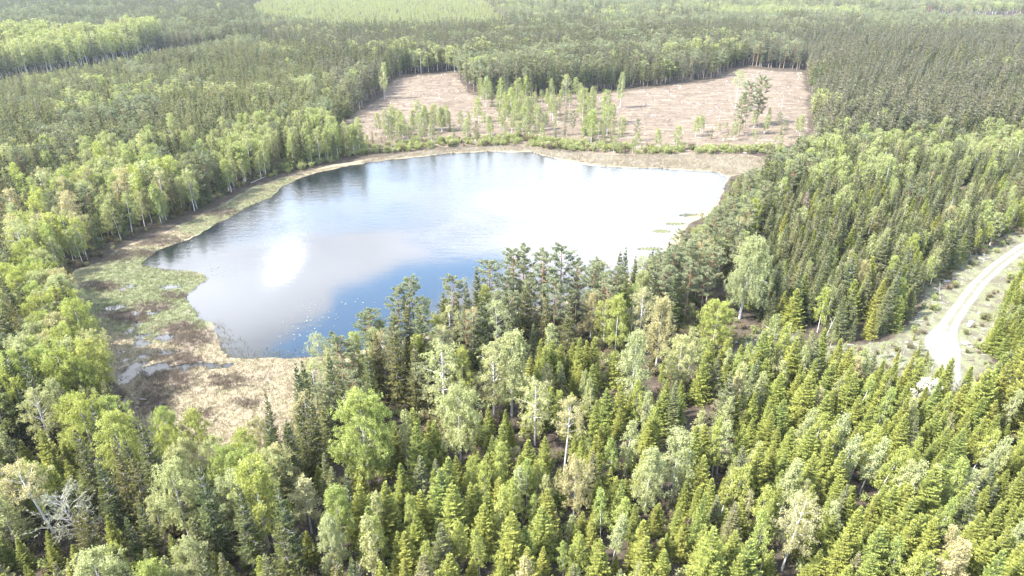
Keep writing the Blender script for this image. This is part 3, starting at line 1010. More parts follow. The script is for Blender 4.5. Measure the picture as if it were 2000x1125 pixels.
proto('birch_slimmix', 'birch', 10, birch(101, 10, 1.3, 0.28, 22, 7, 8, 0.24, 'slim', lean=0.4, droop=0.8, rb=0.07), BB, MAT['birch_mix'])
for k in range(2):
    proto(f'dead_spruce{k}', 'dead', 13, snag_spruce(110 + k, 13, 1.4, 70), GW, MAT['grey_twig'])
proto('brown_spruce', 'dead', 14, snag_spruce(115, 14, 2.3, 190, 14), GW, MAT['dead_needle'])
proto('bare_willow', 'bare', 15, bare_tree(120, 15, 4.6, 34, 16), GW, MAT['grey_twig'])
proto('lichen_tree', 'bare', 13, bare_tree(121, 13, 3.2, 30, 12, 0.034), [MAT['snag']], MAT['lichen'])
proto('blossom_tree', 'bare', 7, birch(122, 7, 2.2, 0.08, 30, 12, 14, 0.22, 'round', droop=0.2, rb=0.06), GW * 2, MAT['blossom'])
for k in range(3):
    proto(f'shrub{k}', 'shrub', 2, bush(130 + k, 2, 1.2, 55, 0.24), GW, [MAT['brush'], MAT['birch_mix'], MAT['brush']][k])

# ---------------------------------------------------------------- where trees stand
TREES = []      # dicts: x, y, h, key, rot, tint, zone, lean, hero label


def put(x, y, h, key, zone, label=None, tint=None, lean=(0, 0), wide=1.0, rot=None, name=None, cat=None, group=None):
    TREES.append(dict(x=float(x), y=float(y), h=float(h), key=key, zone=zone, label=label, tint=tint, lean=lean, wide=wide,
                      rot=float(rng.uniform(0, 6.283)) if rot is None else rot, name=name, cat=cat, group=group))


def hero(u, v, h, key, label=None, tint=None, zone='P', lean=(0, 0), wide=1.0, rot=None, name=None, cat=None, group=None):
    """a tree of height h whose top stands in this direction of the survey picture"""
    x, y = gz(u, v, h)
    for _ in range(3):
        x, y = gz(u, v, h + gz1(float(x), float(y)))
    put(x, y, h, key, zone, label, tint, lean, wide, rot, name, cat, group)


# --HEROES--
hero(700, 768, 19, 'birch_broad', 'broad round-crowned lime-green birch with stout white trunk standing before dark old spruces', 'lime', wide=0.92)
hero(1108, 773, 16, 'birch_umbrella', 'nearly leafless birch with a long bare white trunk and small tuft crown', 'buff', lean=(0.03, 0))
hero(1472, 458, 22, 'birch_weeping', 'very tall weeping birch with thick white trunk at the clearing edge', 'pale', 'D', lean=(0.05, 0), wide=0.95)
hero(1405, 586, 13, 'birch_round0', 'bushy round green birch in front of the tall weeping birch', 'lime', 'D', wide=1.15)
hero(1246, 643, 17.5, 'birch_column0', 'pale birch with straight white trunk standing over crossed fallen logs', 'pale', 'D')
hero(1296, 577, 17, 'birch_column1', 'buff-green tall birch behind the straight pale birch over the fallen logs', 'buff', 'D')
hero(1334, 655, 13, 'birch_round1', 'pale green birch with forked white trunk beside the bushy round birch', 'pale', 'D')
hero(1210, 572, 15, 'birch_column2', 'lime birch with slender white trunk beside the dark shore spruces', 'lime', 'D')
hero(1258, 560, 16, 'birch_sparse0', 'thin buff birch rising behind the lime birch of the shore belt', 'buff', 'D')
hero(862, 668, 18, 'birch_sparse1', 'pale birch with bare white limbs showing above old spruces', 'pale', 'D', wide=1.1)
hero(893, 756, 16, 'birch_round2', 'dense pale silvery round birch between spruces and bare birch', 'pale', 'D', wide=0.95)
hero(1000, 644, 19, 'birch_column0', 'tall silvery birch with twin white trunks behind the bare-limbed birch', 'pale', 'D', wide=1.15)
hero(963, 668, 17, 'birch_sparse0', 'grey-green birch leaning against the tall silvery birch', 'pale', 'D')
hero(1047, 742, 14, 'birch_sparse1', 'bare-limbed whitish birch with spreading forks beside brown bracken', 'pale', 'D', wide=1.2)
hero(488, 893, 17, 'birch_column1', 'bright lime weeping birch between two tall brown-tipped spruces', 'lime', 'P', wide=1.15)
hero(652, 945, 13, 'birch_column2', 'lime-green birch standing above a paler grey-green one', 'lime', 'P')
hero(637, 1005, 12, 'birch_column0', 'grey-green feathery birch just below a lime-green one', 'pale', 'P', wide=0.9)
hero(588, 922, 12, 'birch_slim1', 'small buff-leaved birch beside a dark narrow spruce', 'buff', 'P', wide=1.5)
hero(330, 905, 15, 'birch_round0', 'pale lime birch with long drooping sprays below the round birch clump', 'pale', 'P', wide=0.85)
hero(212, 804, 15, 'birch_round1', 'leafy lime birch with tall oval crown behind dark spruces', 'lime', 'P', wide=0.9)
hero(146, 770, 15, 'birch_round2', 'wide lime birch beside the tall oval-crowned lime birch', 'lime', 'P', wide=0.9)
for (u, v, h, kk, tt) in ((312, 795, 12, 0, 'lime'), (372, 800, 11, 1, 'lime'), (318, 832, 12, 2, 'lime'), (410, 852, 12, 0, 'pale'), (470, 838, 12, 1, 'lime'), (432, 872, 12, 2, 'lime'),
                       (352, 856, 11, 1, 'pale'), (500, 815, 9, 2, 'buff')):
    hero(u, v, h, f'birch_round{kk}', None, tt, 'clump', wide=0.78)
hero(52, 900, 15, 'birch_umbrella', 'leaning birch with bare pale crown beside the white lichen tree', 'buff', 'P', lean=(-0.13, 0.0), wide=1.3)
hero(122, 940, 13, 'lichen_tree', 'whitish lichen-covered bare tree among dark spruces', None, 'P', lean=(-0.10, 0), name='bare_tree', cat='tree')
hero(60, 758, 14, 'birch_sparse0', 'whitish thinly leaved birch left of the wide lime birch', 'pale', 'P')
TREES[-1]['label'] = 'whitish thinly leaved birch rising above a dark spruce'
hero(1126, 896, 12, 'birch_round2', 'buff-coloured oval birch in front of the long bare white trunk', 'buff', 'A', wide=0.85)
hero(1330, 838, 14, 'birch_column1', 'big pale lime birch with feathery crown in the young spruces', 'pale', 'A', wide=1.15)
hero(1275, 872, 13, 'birch_column2', 'pale yellowish birch leaning on the big pale lime birch', 'pale', 'A', wide=1.0)
hero(1562, 968, 14, 'birch_sparse1', 'thin buff birch with long straight white trunk among young spruces', 'buff', 'A', lean=(0.08, 0))
hero(1818, 742, 7.5, 'blossom_tree', 'small tree covered in white blossom', None, 'A', wide=0.85, name='blossom_tree', cat='tree')
hero(690, 1092, 7, 'lichen_tree', 'small grey lichen-covered bare tree among young spruces', None, 'P', wide=0.5, name='bare_tree', cat='tree')
for (u, v, h) in ((915, 893, 10), (945, 903, 11), (980, 900, 10), (1010, 905, 11), (1030, 888, 11), (1048, 898, 10), (1072, 925, 9), (1215, 965, 11), (1200, 850, 10),
               (1230, 820, 12), (1250, 745, 11), (1265, 765, 10), (1180, 955, 10), (975, 945, 12), (1005, 930, 11), (900, 1010, 10), (825, 1060, 9), (935, 1035, 9)):
    hero(u, v, h, f'birch_slim{rng.integers(4)}', None, random.choice(['lime', 'lime', 'pale']), 'A')
for (u, v, h) in ((1600, 806, 11), (1612, 830, 11), (1640, 800, 13), (1655, 845, 12), (1690, 825, 12), (1712, 850, 12), (1740, 868, 12), (1735, 755, 11), (1765, 895, 11), (1790, 900, 12),
               (1810, 905, 11), (1870, 895, 12), (1895, 910, 10), (1550, 890, 12), (1540, 895, 11), (1490, 950, 11), (1440, 905, 11), (1425, 910, 10), (1570, 795, 11), (1930, 835, 10), (1950, 850, 11),
               (1985, 760, 10), (1780, 1075, 10), (1990, 1010, 9), (1400, 810, 10), (1420, 770, 10), (1360, 800, 9), (1205, 1000, 10), (1465, 860, 10), (1690, 740, 10), (1620, 700, 9), (1640, 720, 10)):
    hero(u, v, h, f'birch_slim{rng.integers(4)}', None, random.choice(['lime', 'pale', 'pale']), 'A', lean=(float(rng.uniform(0.02, 0.14)), 0), rot=float(rng.normal(0, 0.5)))
for (u, v, h) in ((1935, 432, 9), (1955, 414, 9), (1972, 402, 10), (1988, 388, 9), (2004, 380, 10), (1916, 445, 8)):
    hero(u, v, h, f'birch_slim{rng.integers(4)}', 'lime birch with bare white stem in a row along the gravel road', 'lime', 'B', group='birches in a row along the gravel road')
# spruces that stand out
for (u, v, h, kk, lab) in ((576, 708, 16, 0, 'old grey-lichened spruce beside the straw meadow'), (640, 690, 15, 1, 'thin old spruce at the corner of the straw meadow'), (766, 630, 18, 2, 'tall dark old spruce on the shore behind the broad birch'),
                        (718, 690, 15, 1, 'old spruce with grey lower limbs next to the tall dark shore spruce'), (518, 768, 15, 2, 'narrow dark spire of an old spruce against the straw meadow'),
                        (386, 905, 18, 0, 'large brown-tipped old spruce with pale drooping limbs beside the bright lime weeping birch'), (462, 945, 16, 1, 'dark old spruce between the large brown-tipped one and the bright lime birch'),
                        (540, 945, 17, 2, 'brown-tipped old spruce against the bright lime weeping birch'), (545, 1020, 14, 1, 'shaggy olive spruce below the bright lime weeping birch'), (145, 838, 16, 2, 'brown-crowned spruce in front of the tall oval-crowned lime birch'),
                        (930, 520, 17, 0, 'pale old spruce among shore pines'), (1115, 560, 17, 1, 'lichened old spruce beside the shore pines'),
                        (1165, 515, 15, 2, 'small dark spruce top standing out against the water'), (660, 720, 16, 0, 'old spruce with lichened trunk left bare near the straw meadow')):
    hero(u, v, h, f'spruce_old{kk}', lab, None, 'D' if u > 600 else 'P', wide=0.72 if u in (518,) else 0.95)
for (u, v, h, kk) in ((802, 540, 17, 0), (775, 560, 15, 1), (882, 535, 17, 2), (955, 505, 18, 1), (1002, 482, 19, 0), (1022, 476, 19, 2), (1062, 488, 19, 1), (1096, 474, 20, 2), (1180, 530, 15, 2), (1205, 520, 14, 1),
                   (690, 672, 13, 2), (1320, 480, 17, 0), (1345, 470, 18, 1), (1375, 455, 18, 2), (1300, 520, 16, 1), (1085, 540, 17, 0), (965, 570, 16, 1), (1395, 480, 17, 0)):
    hero(u, v, h, f'pine_near{kk}', None, None, 'D', wide=1.05)
# trees left on and round the felled ground
for (u, v, h, key, lab) in ((745, 120, 22, 'birch_slim1', 'lone green birch with tall white stem at the edge of the felled ground'), (606, 144, 19, 'birch_column0', 'tall pale birch standing out from the spruces beyond the lake'),
                         (1216, 140, 20, 'birch_slim2', 'lone slender birch on the felled ground before the spruce edge'), (1107, 143, 17, 'birch_umbrella', 'small-crowned birch in front of the spruce edge'),
                         (1447, 135, 22, 'birch_umbrella', 'lone thin birch beside three tall pines on the felled ground'),
                         (860, 206, 13, 'birch_column1', 'full green birch on the reedy shore below the felled ground'), (955, 224, 10, 'birch_column2', 'dense low birch on the reedy shore')):
    hero(u, v, h, key, lab, 'pale', 'far')
for (u, v, h, kk) in ((1492, 146, 25, 0), (1467, 158, 23, 1), (1455, 180, 21, 2)):
    hero(u, v, h, f'pine_near{kk}', 'tall lone pine with bare stem left on the felled ground', None, 'far', group='pines left on the felled ground')
hero(1578, 374, 14, 'brown_spruce', 'dead rust-brown spruce among green spruces above the plantation', None, 'B', name='dead_spruce', cat='tree')
hero(1902, 205, 15, 'bare_willow', 'grey leafless broad tree in front of the brown spruces', None, 'E', name='bare_tree', cat='tree')
hero(1862, 385, 12, 'dead_spruce0', 'grey dead spruce pole in the plantation beside the gravel road', None, 'B', name='dead_spruce', cat='tree')
hero(1528, 355, 14, 'dead_spruce1', 'grey dead spruce beside birches on the lake shore', None, 'E', name='dead_spruce', cat='tree')
for (u, v, h, kk) in ((350, 190, 14, 0), (365, 195, 14, 1), (435, 185, 15, 0), (250, 155, 14, 1), (300, 220, 12, 0), (65, 190, 15, 1), (240, 165, 15, 0), (415, 160, 15, 1)):
    hero(u, v, h, f'dead_spruce{kk}', 'grey dead spruce pole in the spruce wood beyond the shore birches', None, 'K', name='dead_spruce', cat='tree', group='dead spruces in the wood beyond the shore birches')
HERO_N = len(TREES)

# --ZONES--  (name, outline, spacing, mix of (shape, weight, low, high))
YS = [('spruce_young', 1.0, 7.0, 11.5)]
FARX = 320
ZONES = [
    ('P', [(-400, 1700), (-400, 840), (120, 850), (270, 900), (330, 960), (430, 970), (550, 940), (610, 900), (660, 960), (700, 1050), (720, 1200), (720, 1700)], 3.7,
     [('spruce_old', 0.50, 10, 17), ('spruce_young', 0.32, 6, 11), ('birch_round', 0.04, 10, 14), ('birch_column', 0.05, 9, 14), ('spruce_mid', 0.10, 9, 13)]),
    ('O', [(-400, 850), (-400, 560), (60, 560), (120, 580), (165, 655), (205, 750), (240, 860), (270, 905), (120, 860)], 3.9,
     [('birch_round', 0.30, 10, 15), ('birch_column', 0.16, 9, 13), ('spruce_old', 0.34, 11, 17), ('pine_near', 0.06, 11, 14), ('spruce_mid', 0.14, 8, 13)]),
    ('D', [(590, 870), (600, 790), (640, 735), (740, 700), (850, 665), (950, 640), (1050, 618), (1150, 600), (1240, 582), (1300, 560), (1345, 528), (1392, 480), (1430, 432), (1468, 392), (1510, 350), (1560, 340),
           (1560, 395), (1500, 450), (1455, 510), (1440, 570), (1380, 625), (1320, 660), (1200, 690), (1080, 695), (1000, 730), (900, 790), (800, 840), (690, 890), (620, 905)], 4.3,
     [('spruce_old', 0.34, 12, 17), ('pine_near', 0.26, 12, 17), ('birch_sparse', 0.14, 11, 15), ('birch_column', 0.12, 10, 15), ('spruce_mid', 0.14, 9, 13)]),
    ('A', [(620, 1700), (620, 1040), (700, 960), (800, 880), (900, 830), (1000, 780), (1080, 735), (1200, 745), (1300, 735), (1420, 738), (1560, 735), (1700, 752), (1790, 778), (1900, 800), (1960, 780),
           (2100, 790), (2500, 800), (3000, 1700)], 2.95,
     [('spruce_young', 0.80, 5, 12), ('birch_slim', 0.14, 6, 13), ('spruce_mid', 0.06, 8, 13)]),
    ('B', [(1440, 640), (1460, 560), (1500, 460), (1570, 400), (1700, 395), (1800, 385), (2000, 345), (2500, 300), (2500, 258), (2300, 330), (2130, 405), (2000, 450), (1900, 500), (1820, 560), (1780, 630), (1700, 670),
           (1600, 668), (1500, 640)], 3.35,
     [('spruce_mid', 0.56, 7, 13.5), ('spruce_young', 0.20, 6, 11), ('birch_slim', 0.09, 7, 12), ('birch_column', 0.04, 9, 13), ('spruce_old', 0.09, 10, 15), ('pine_near', 0.02, 8, 12)]),
    ('C', [(1925, 690), (1935, 640), (1990, 565), (2080, 490), (2300, 370), (2700, 400), (2700, 760), (2080, 760), (1980, 735)], 2.9,
     [('spruce_young', 0.84, 6.5, 10), ('birch_slim', 0.16, 7, 10)]),
    ('E', [(1490, 400), (1530, 345), (1600, 315), (1700, 305), (2000, 290), (2500, 262), (2500, 295), (2000, 345), (1800, 385), (1700, 395), (1570, 400)], 4.2,
     [('birch_round', 0.38, 10, 15), ('birch_column', 0.20, 10, 15), ('spruce_mid', 0.2, 9, 14), ('pine_near', 0.12, 10, 14), ('spruce_old', 0.14, 10, 16)]),
    ('F', [(1572, 150), (1580, 200), (1588, 250), (1585, 310), (1700, 302), (2000, 286), (2500, 258), (2500, 92), (1900, 92), (1575, 92)], 5.3,
     [('spruce_far', 0.74, 13, 21), ('spruce_dark', 0.22, 13, 20), ('birch_far', 0.02, 11, 15)]),
    ('G', [(700, 235), (715, 205), (745, 185), (770, 155), (885, 145), (902, 176), (935, 188), (1040, 194), (1140, 185), (1230, 177), (1330, 167), (1400, 158), (1440, 137), (1565, 145), (1575, 92), (1000, 92), (640, 92), (600, 120),
           (640, 190)], 5.0,
     [('spruce_far', 0.45, 14, 21), ('spruce_dark', 0.43, 15, 21), ('birch_far', 0.035, 13, 18), ('pine_far', 0.09, 15, 19)]),
    ('K', [(-600, 330), (-600, 218), (0, 212), (150, 190), (300, 150), (440, 112), (480, 100), (620, 120), (640, 190), (700, 235), (660, 262), (560, 268), (400, 290), (200, 320), (0, 345)], 4.6,
     [('spruce_farmid', 0.76, 10, 15), ('spruce_dark', 0.13, 13, 17), ('birch_far', 0.045, 10, 15), ('pine_far', 0.07, 12, 15)]),
    ('K2', [(-600, 218), (0, 212), (150, 190), (300, 150), (440, 112), (440, 98), (300, 116), (200, 136), (120, 152), (0, 171), (-600, 190)], 3.6,
     [('spruce_farmid', 0.75, 4, 7), ('birch_far', 0.25, 3, 6)]),
    ('L', [(-600, 185), (0, 166), (120, 147), (200, 131), (305, 110), (312, 96), (200, 104), (0, 118), (-600, 128)], 5.4,
     [('birch_far', 0.66, 17, 27), ('spruce_dark', 0.34, 18, 26)]),
    ('J', [(-600, 580), (-600, 330), (0, 345), (200, 320), (400, 290), (560, 268), (660, 262), (690, 270), (712, 298), (650, 318), (600, 326), (545, 338), (495, 357), (430, 392), (380, 415), (320, 440), (240, 472), (175, 508), (100, 552), (60, 560)], 3.9,
     [('birch_mid', 0.38, 9, 16), ('birch_sparse', 0.20, 11, 16), ('pine_near', 0.13, 11, 17), ('spruce_mid', 0.22, 8, 14), ('spruce_old', 0.20, 11, 17)]),
    ('V', [(1445, 665), (1500, 650), (1600, 676), (1700, 686), (1790, 655), (1815, 690), (1830, 760), (1790, 775), (1690, 748), (1560, 728), (1460, 722)], 3.6,
     [('birch_slim', 0.45, 2, 6.5), ('spruce_young', 0.40, 1.5, 6), ('birch_column', 0.15, 3, 8)]),
    ('rim', [(1290, 548), (1345, 522), (1392, 476), (1430, 428), (1468, 390), (1500, 352), (1440, 352), (1415, 400), (1360, 445), (1318, 500)], 3.4,
     [('birch_mid', 0.55, 2, 7), ('pine_near', 0.2, 3, 7), ('birch_slimmix', 0.25, 2, 7)]),
    ('tongue', [(900, 190), (1000, 202), (1130, 196), (1180, 215), (1190, 285), (1090, 290), (1010, 280), (985, 240)], 6.0,
     [('birch_mid', 0.30, 6, 15), ('birch_sparse', 0.40, 7, 16), ('spruce_farmid', 0.18, 4, 12), ('pine_near', 0.12, 8, 14)]),
    ('shore', [(700, 300), (720, 250), (800, 240), (1000, 240), (1100, 225), (1200, 250), (1400, 255), (1540, 245), (1590, 290), (1560, 310), (1420, 296), (1250, 300), (1180, 300), (1090, 291), (1000, 280), (860, 286)], 5.6,
     [('birch_mid', 0.46, 3, 13), ('birch_slimmix', 0.16, 4, 13), ('birch_sparse', 0.20, 5, 15), ('pine_near', 0.06, 7, 12), ('spruce_farmid', 0.12, 3, 8)]),
    # far country
    ('far1', [(-900, 185), (-600, 128), (0, 118), (200, 104), (312, 96), (306, 111), (440, 98), (480, 100), (600, 118), (640, 92), (1000, 92), (2500, 92), (3200, 60), (3200, 52), (2000, 62), (1850, 60), (1700, 52), (1400, 52), (1000, 58), (930, 72), (640, 76),
              (520, 66), (500, 40), (-900, 40)], 6.4,
     [('spruce_far', 0.34, 14, 20), ('spruce_dark', 0.44, 14, 20), ('birch_far', 0.05, 11, 16), ('pine_far', 0.18, 14, 19)]),
    ('field', [(520, 66), (640, 76), (930, 72), (1000, 58), (960, 20), (900, -12), (540, -12), (490, 25)], 4.6,
     [('birch_far', 0.62, 4, 8), ('spruce_farmid', 0.38, 3, 8)]),
    ('far2', [(-1200, 40), (500, 40), (490, 25), (520, -10), (500, -24), (-1500, -24)], 9.0,
     [('spruce_dark', 0.5, 16, 21), ('spruce_far', 0.4, 15, 20), ('birch_far', 0.1, 12, 16)]),
    ('far3', [(1000, 58), (1400, 52), (1400, 30), (1680, 30), (1690, 48), (1800, 44), (1800, 32), (3000, 38), (3200, -24), (900, -24), (960, 20)], 9.0,
     [('spruce_dark', 0.38, 14, 19), ('pine_far', 0.32, 14, 19), ('birch_far', 0.22, 12, 17), ('spruce_far', 0.1, 15, 19)]),
    ('far4', [(1400, 52), (1700, 52), (1680, 30), (1400, 30)], 6.5, [('birch_far', 0.9, 9, 14), ('pine_far', 0.1, 12, 16)]),
    ('far5', [(1850, 60), (2000, 62), (3200, 52), (3200, 80), (2000, 88), (1850, 80)], 6.0, [('birch_far', 0.8, 5, 9), ('spruce_farmid', 0.2, 5, 9)]),
]
VARIANTS = {}
for key in PROTO:
    VARIANTS.setdefault(key.rstrip('0123456789'), []).append(key)

big = np.array([bool(t['label']) and t['h'] >= 12 and PROTO[t['key']]['species'] in ('birch', 'bare') for t in TREES])
hx = np.array([t['x'] for t in TREES]); hy = np.array([t['y'] for t in TREES])
for (zn, outline, sp, mix) in ZONES:
    poly = plan(outline)
    x0, y0 = poly.min(0); x1, y1 = poly.max(0)
    xs = np.arange(x0, x1, sp); ys = np.arange(y0, y1, sp * 0.87)
    XX, YY = np.meshgrid(xs, ys)
    XX = XX + (np.arange(len(ys)) % 2)[:, None] * sp * 0.5
    XX = XX + rng.uniform(-0.42, 0.42, XX.shape) * sp; YY = YY + rng.uniform(-0.42, 0.42, YY.shape) * sp
    x, y = XX.ravel(), YY.ravel()
    ok = inside(poly, x, y) & (y > 34)
    # only what the camera could see, and a margin beside it
    u, v, d = project(x, y, 8.0)
    ok &= (u > -FARX) & (u < 2000 + FARX) & (d > 5)
    x, y = x[ok], y[ok]
    ok = ~inside(LAKE, x, y) & (pdist(LAKE, x, y) > 1.5) & (pdist(ROADC, x, y, False) > 4.4)
    if zn not in ('shore', 'tongue'):
        ok &= ~inside(CLEAR, x, y)
    if zn in ('A', 'B', 'C', 'D'):
        ok &= ~inside(VERGE, x, y) | (pdist(VERGE, x, y) < 1.2)
        for (gx_, gy_, gr) in GAPS:
            ok &= np.hypot(x - gx_, y - gy_) > gr
    if zn == 'shore':
        ok &= rng.random(len(x)) < np.clip(0.42 + 0.75 * vnoise(x, y, 14, 21), 0.04, 0.95) * np.where(x > 40, 0.6, 1.0)
    elif zn == 'tongue':
        ok &= rng.random(len(x)) < np.clip(0.38 + 0.55 * vnoise(x, y, 11, 25), 0.06, 0.85)
    elif zn == 'V':
        ok &= rng.random(len(x)) < 0.75
    elif zn in ('A', 'B', 'D', 'J', 'C'):
        ok &= vnoise(x, y, 5, 22) + 0.3 * vnoise(x, y, 17, 26) > (-0.72 if zn != 'B' else -0.55)
    elif zn == 'field':
        ok &= rng.random(len(x)) < 0.8
    x, y = x[ok], y[ok]
    keep = np.ones(len(x), bool)
    if zn in 'POADBCEJ':
        for i in range(len(x)):
            dd = np.hypot(hx - x[i], hy - y[i])
            if (dd < np.where(big, 3.4, 1.7 if zn in 'ABC' else 2.3)).any():
                keep[i] = False
    x, y = x[keep], y[keep]
    w = np.array([q[1] for q in mix]); w = w / w.sum()
    pick = rng.choice(len(mix), len(x), p=w)
    if zn in ('K', 'G', 'F', 'far1', 'J', 'E', 'far3', 'P', 'O'):
        g_ = np.stack([vnoise(x, y, 42 if zn not in 'JEPO' else 15, 90 + k) + 0.45 * vnoise(x, y, 13, 110 + k) for k in range(len(mix))], 1)
        g_ = np.log(w)[None] + 2.3 * g_ + rng.gumbel(size=g_.shape) * 0.75
        pick = g_.argmax(1)
    for i in range(len(x)):
        nm, _, lo, hi = mix[pick[i]]
        key = VARIANTS[nm][rng.integers(len(VARIANTS[nm]))]
        h = lo + (hi - lo) * float(np.clip(0.5 + 0.28 * vnoise(x[i], y[i], 16, 23) + (0.35 * vnoise(x[i], y[i], 55, 24) if zn in ('K', 'G', 'F', 'far1', 'far3', 'L') else 0) + rng.normal(0, 0.30), -0.15, 1.25))
        if zn in 'PDAO':
            front = (np.abs(hx - x[i]) < 3.6) & (hy - y[i] > 0) & (hy - y[i] < 10) & big
            if front.any() and h > 6.5:
                h = float(rng.uniform(4.5, 7)); key = VARIANTS['spruce_young'][rng.integers(4)]
        ln = (float(rng.normal(0, 0.035)), float(rng.normal(0, 0.035))) if key.startswith('birch') else (float(rng.normal(0, 0.012)), float(rng.normal(0, 0.012)))
        put(x[i], y[i], h, key, zn, None, None, ln, float(rng.uniform(1.05, 1.65) if zn in ('F', 'G', 'K', 'far1', 'far2', 'far3') else rng.uniform(0.86, 1.16)))

# ---------------------------------------------------------------- single trees and the woods beyond counting
tx = np.array([t['x'] for t in TREES]); ty = np.array([t['y'] for t in TREES]); th = np.array([t['h'] for t in TREES])
tz = ground_z(tx, ty)
u1, v1, d1 = project(tx, ty, tz + th * 0.97)
u0, v0, d0 = project(tx, ty, tz + th * 0.55)
pxh = FPX * th / d1
inframe = (u1 > 4) & (u1 < 1996) & (v1 < 1105) & (v1 > 2)
LIMIT = {'spruce': 300, 'birch': 300, 'pine': 300, 'dead': 100, 'bare': 100}
single = np.zeros(len(TREES), bool)
single[:HERO_N] = True
for spc, lim in LIMIT.items():
    idx = [i for i, t in enumerate(TREES) if PROTO[t['key']]['species'] == spc and i >= HERO_N and inframe[i] and t['zone'] in ('P', 'O', 'D', 'A', 'B', 'C', 'E', 'J', 'V')]
    left = lim - sum(1 for t in TREES[:HERO_N] if PROTO[t['key']]['species'] == spc)
    idx.sort(key=lambda i: -pxh[i])
    for i in idx[:max(0, left)]:
        single[i] = True

PLACE = {'P': 'in the mixed wood between straw meadow and young plantation', 'O': 'in the leafy wood beside the pools of the western fen',
         'D': 'in the belt of tall trees along the near lake shore', 'A': 'in the young plantation below the gravel road end',
         'B': 'in the dense plantation between lake and gravel road', 'C': 'in the plantation beyond the gravel road',
         'E': 'in the birch belt below the brown spruce wood', 'J': 'in the birch wood behind the mossy shore fringe',
         'clump': 'in the round clump below the straw meadow'}
SHORT = {'P': 'mixed wood below the straw meadow', 'O': 'wood beside the western fen', 'D': 'near shore tree belt', 'A': 'young plantation', 'B': 'dense plantation between lake and road', 'C': 'plantation beyond the road',
         'E': 'birch belt below the brown spruces', 'J': 'birch wood behind the mossy fringe', 'clump': 'birch clump below the straw meadow'}
TINTS = ['lime', 'pale', 'buff']
TINT_WORD = {'lime': 'lime-green', 'pale': 'pale silvery', 'buff': 'buff-leaved'}


def size_word(sp, h):
    lo, hi = {'spruce': (8.5, 12.5), 'birch': (9.5, 13.0), 'pine': (12.5, 15.5)}[sp]
    return 'small' if h < lo else ('tall' if h > hi else 'middle-sized')


def describe(t, sp):
    k = t['key']
    if sp == 'birch':
        form = 'slender' if 'slim' in k else 'sparse-crowned' if ('sparse' in k or 'umbrella' in k) else 'narrow-crowned' if 'column' in k or k == 'birch_mid1' else 'round-crowned'
        return f"{size_word(sp, t['h'])} {TINT_WORD[t['tint']]} {form} birch {PLACE[t['zone']]}"
    if sp == 'spruce':
        look = {'spruce_y': 'yellow-green', 'spruce_m': 'olive-green', 'spruce_o': 'dark brown-tipped'}[k[:8]]
        return f"{size_word(sp, t['h'])} {look} spruce {PLACE[t['zone']]}"
    return f"{size_word(sp, t['h'])} grey-green pine {PLACE[t['zone']]}"


GROUPW = {'spruce': 'spruces', 'birch': 'birches', 'pine': 'pines'}
# trees anyone can find, by which the others are told apart
LANDMARK = [('broad round-crowned', 'broad lime-green birch'), ('nearly leafless', 'long bare birch trunk'), ('very tall weeping', 'tall weeping birch'), ('bushy round green', 'bushy green birch'),
            ('pale birch with straight', 'birch over crossed logs'), ('lime birch with slender white', 'lime shore birch'), ('pale birch with bare white limbs', 'bare-limbed pale birch'),
            ('dense pale silvery', 'dense silvery round birch'), ('tall silvery birch with twin', 'tall silvery birch'), ('bright lime weeping', 'bright lime weeping birch'),
            ('grey-green feathery', 'grey-green feathery birch'), ('small buff-leaved', 'small buff birch'), ('pale lime birch with long', 'drooping pale lime birch'), ('leafy lime birch', 'tall oval lime birch'),
            ('leaning birch with bare', 'leaning bare-crowned birch'), ('whitish lichen', 'white lichen tree'), ('buff-coloured oval', 'buff oval birch'), ('big pale lime', 'big feathery pale birch'),
            ('thin buff birch with long', 'long-stemmed thin birch'), ('small tree covered', 'white-blossomed tree'), ('small grey lichen', 'small grey lichen tree'), ('old grey-lichened', 'lichened meadow spruce'),
            ('tall dark old spruce on', 'tall dark shore spruce'), ('narrow dark spire', 'dark spruce spire'), ('large brown-tipped', 'large brown-tipped spruce'), ('dead rust-brown', 'dead rust-brown spruce'),
            ('grey leafless broad', 'grey leafless broad tree'), ('grey dead spruce pole in the plantation', 'grey dead roadside spruce'), ('grey dead spruce beside', 'grey dead shore spruce'),
            ('small dark spruce top', 'small dark shore spruce')]
LM = []
for start, short in LANDMARK:
    for t in TREES[:HERO_N]:
        if t['label'] and t['label'].startswith(start):
            LM.append((t['x'], t['y'], short)); break
    else:
        print('no landmark', start)
for (u, v, short) in ((505, 356, 'bleached fallen shore birch'), (282, 507, 'dark cove'), (407, 543, 'green fen point'), (600, 335, 'narrow bend of the lake'), (60, 560, 'wooded fen corner'), (180, 505, 'upper edge of the fen'), (390, 415, 'middle of the mossy fringe')):
    x, y = gz(u, v)
    LM.append((float(x), float(y), short))
ORD = 'first second third fourth fifth sixth seventh eighth ninth tenth eleventh twelfth'.split()
cells = {}
for i, t in enumerate(TREES):
    sp = PROTO[t['key']]['species']
    if single[i] and not t['label'] and sp in GROUPW:
        if sp == 'birch' and t['tint'] is None:
            t['tint'] = random.choices(TINTS, (0.5, 0.3, 0.2) if 'sparse' not in t['key'] else (0.15, 0.4, 0.45))[0]
        d = [math.hypot(t['x'] - a, t['y'] - b) for a, b, _ in LM]
        k = int(np.argmin(d))
        if True:
            cells.setdefault((k, sp), []).append((d[k], i))


